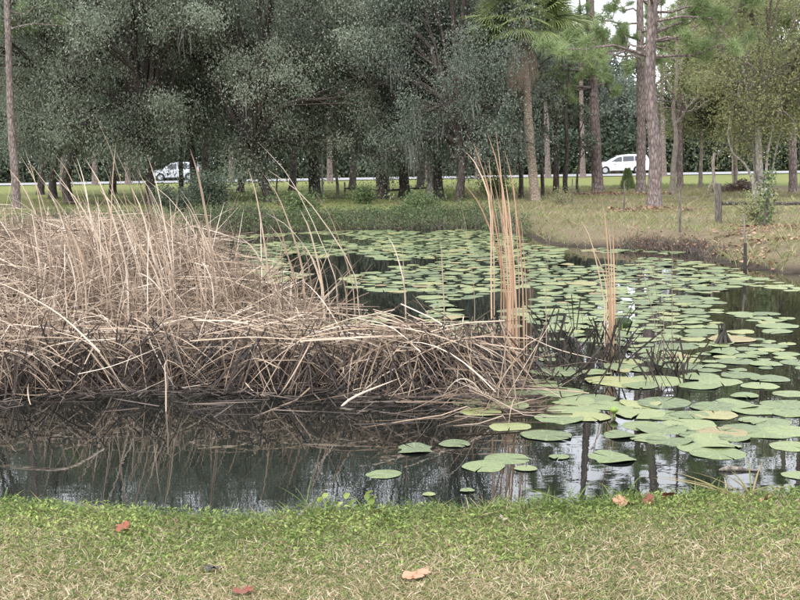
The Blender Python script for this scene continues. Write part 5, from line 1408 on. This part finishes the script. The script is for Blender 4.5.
# round-leaved weeds over the water
def round_weed(px, py, label, seed, n=9, h=.1):
    r2 = np.random.default_rng(seed); b0 = at_z(px, py, 0.0); b0[2] = gz(b0[0], b0[1]) - .005; root = empty('round_leaved_weed', b0)
    for q in range(n):
        e = np.array([r2.normal() * .06, r2.normal() * .025, h * r2.uniform(.25, 1)])
        st_ = link('stem', tube(catmull([[r2.normal() * .01, 0, 0], e * [.5, .5, .7], e], 5), np.linspace(.0022, .0014, 5), 5, cap=False).mesh('stem', M['weed']), root)
        m = 9; a = np.linspace(0, 6.28, m, endpoint=False); R_ = r2.uniform(.011, .02); V = np.stack([np.cos(a) * R_, np.sin(a) * R_ * 1.25, .004 * np.cos(2 * a)], 1); V = np.vstack([V, [0, 0, .002]])
        gg = Geo(); i = np.arange(m); gg.add(V, np.stack([i, (i + 1) % m, np.full(m, m)], 1), float(r2.uniform(.3, 1)))
        o = link('leaf', gg.mesh('leaf', M['weed'], True), root, Vector(e)); o.rotation_euler = (r2.uniform(.2, .9), r2.normal() * .4, r2.uniform(0, 6.28))
    return tag(root, label, 'weed')
round_weed(331, 514, 'round-leaved weed right beside the tallest grass tuft', 1)
round_weed(371, 513, 'round-leaved weed holding a pinkish dead leaf', 2, 10, .12)
round_weed(352, 515, 'low round-leaved weed between its two taller neighbours', 3, 7, .06)
# fallen leaves on the grass
def fallen(px, py, w_px, mat, label, seed, lobes=5, curl=.25, z_up=.03, rz=None, tilt=(0, 0)):
    r2 = np.random.default_rng(seed); b0 = at_z(px, py, z_up); sz = w_px / 2 * np.linalg.norm(b0 - CAMP) / FPX
    b0[2] = max(gz(b0[0], b0[1]), -.06) + z_up
    m = 60; a = np.linspace(0, 2 * math.pi, m, endpoint=False)
    r = .62 + .34 * np.abs(np.cos(a * lobes / 2 + .3)) ** .8 + .06 * np.sin(a * 17) + r2.normal(0, .02, m)
    r *= 1 - .25 * np.exp(-((a - math.pi) / .35) ** 2)
    rings = [np.stack([np.cos(a) * r * f, np.sin(a) * r * f * .85, curl * f ** 2 * (np.sin(a * 2 + seed) * .6 + .5 * np.cos(a * 3 + seed)) + .03 * r2.normal(size=m) * f], 1) for f in (.4, .75, 1.0)]
    V = np.vstack([[[0, 0, 0]]] + rings) * sz; gg = Geo(); i = np.arange(m); j = (i + 1) % m
    gg.add(V, np.stack([0 * i, 1 + i, 1 + j], 1)); F = np.concatenate([np.stack([1 + q * m + i, 1 + (q + 1) * m + i, 1 + (q + 1) * m + j, 1 + q * m + j], 1) for q in (0, 1)])
    gg.F4, gg.M4 = [F], [np.zeros(len(F), int)]
    root = empty('fallen_leaf', b0); root.rotation_euler = (tilt[0], tilt[1], r2.uniform(0, 6.28) if rz is None else rz)
    link('blade', gg.mesh('blade', mat, True), root)
    link('stalk', tube(np.array([[-.02, 0, 0], [-.75, .05, .06], [-1.25, .15, .1]]) * sz, [.0022, .0018, .0014], 5).mesh('stalk', mat), root)
    return tag(root, label, 'leaf')
fallen(124, 528, 21, M['leaf_rust'], 'rust red fallen leaf on the green lip at the left', 1, curl=.4, tilt=(.35, -.1), z_up=.035)
fallen(243, 590, 22, M['leaf_brown'], 'dark red brown curled leaf at the bottom of the lawn', 2, curl=.3)
fallen(415, 573, 33, M['leaf_tan'], 'broad pale orange leaf lying on the straw coloured grass', 3, curl=.18, z_up=.03)
fallen(503, 518, 11, M['leaf_grey'], 'small greyish dead leaf on the lip', 4, curl=.4, tilt=(.5, 0))
fallen(623, 501, 26, M['leaf_tan'], 'pinkish brown leaf lying at the water\'s edge', 5, curl=.25, tilt=(.3, 0))
fallen(648, 499, 16, M['leaf_brown'], 'dark brown leaf standing on edge beside the pinkish one', 6, curl=.4, tilt=(.9, .2), z_up=.035)
fallen(668, 495, 18, M['leaf_brown'], 'brown curled leaf over the water right of the dark one', 7, curl=.4, tilt=(.7, -.2), z_up=.04)
fallen(378, 512, 11, M['leaf_tan'], 'small pink dead leaf caught in the round-leaved weed', 8, curl=.4, tilt=(.8, 0), z_up=.03)
fallen(212, 567, 16, M['leaf_dark'], 'blackish rotten leaf in the middle of the lawn', 9, curl=.4)
fallen(765, 498, 14, M['leaf_tan'], 'tan scrap of leaf among the dry stalks on the right lip', 10, curl=.4, tilt=(.6, 0))
print('lawn done')
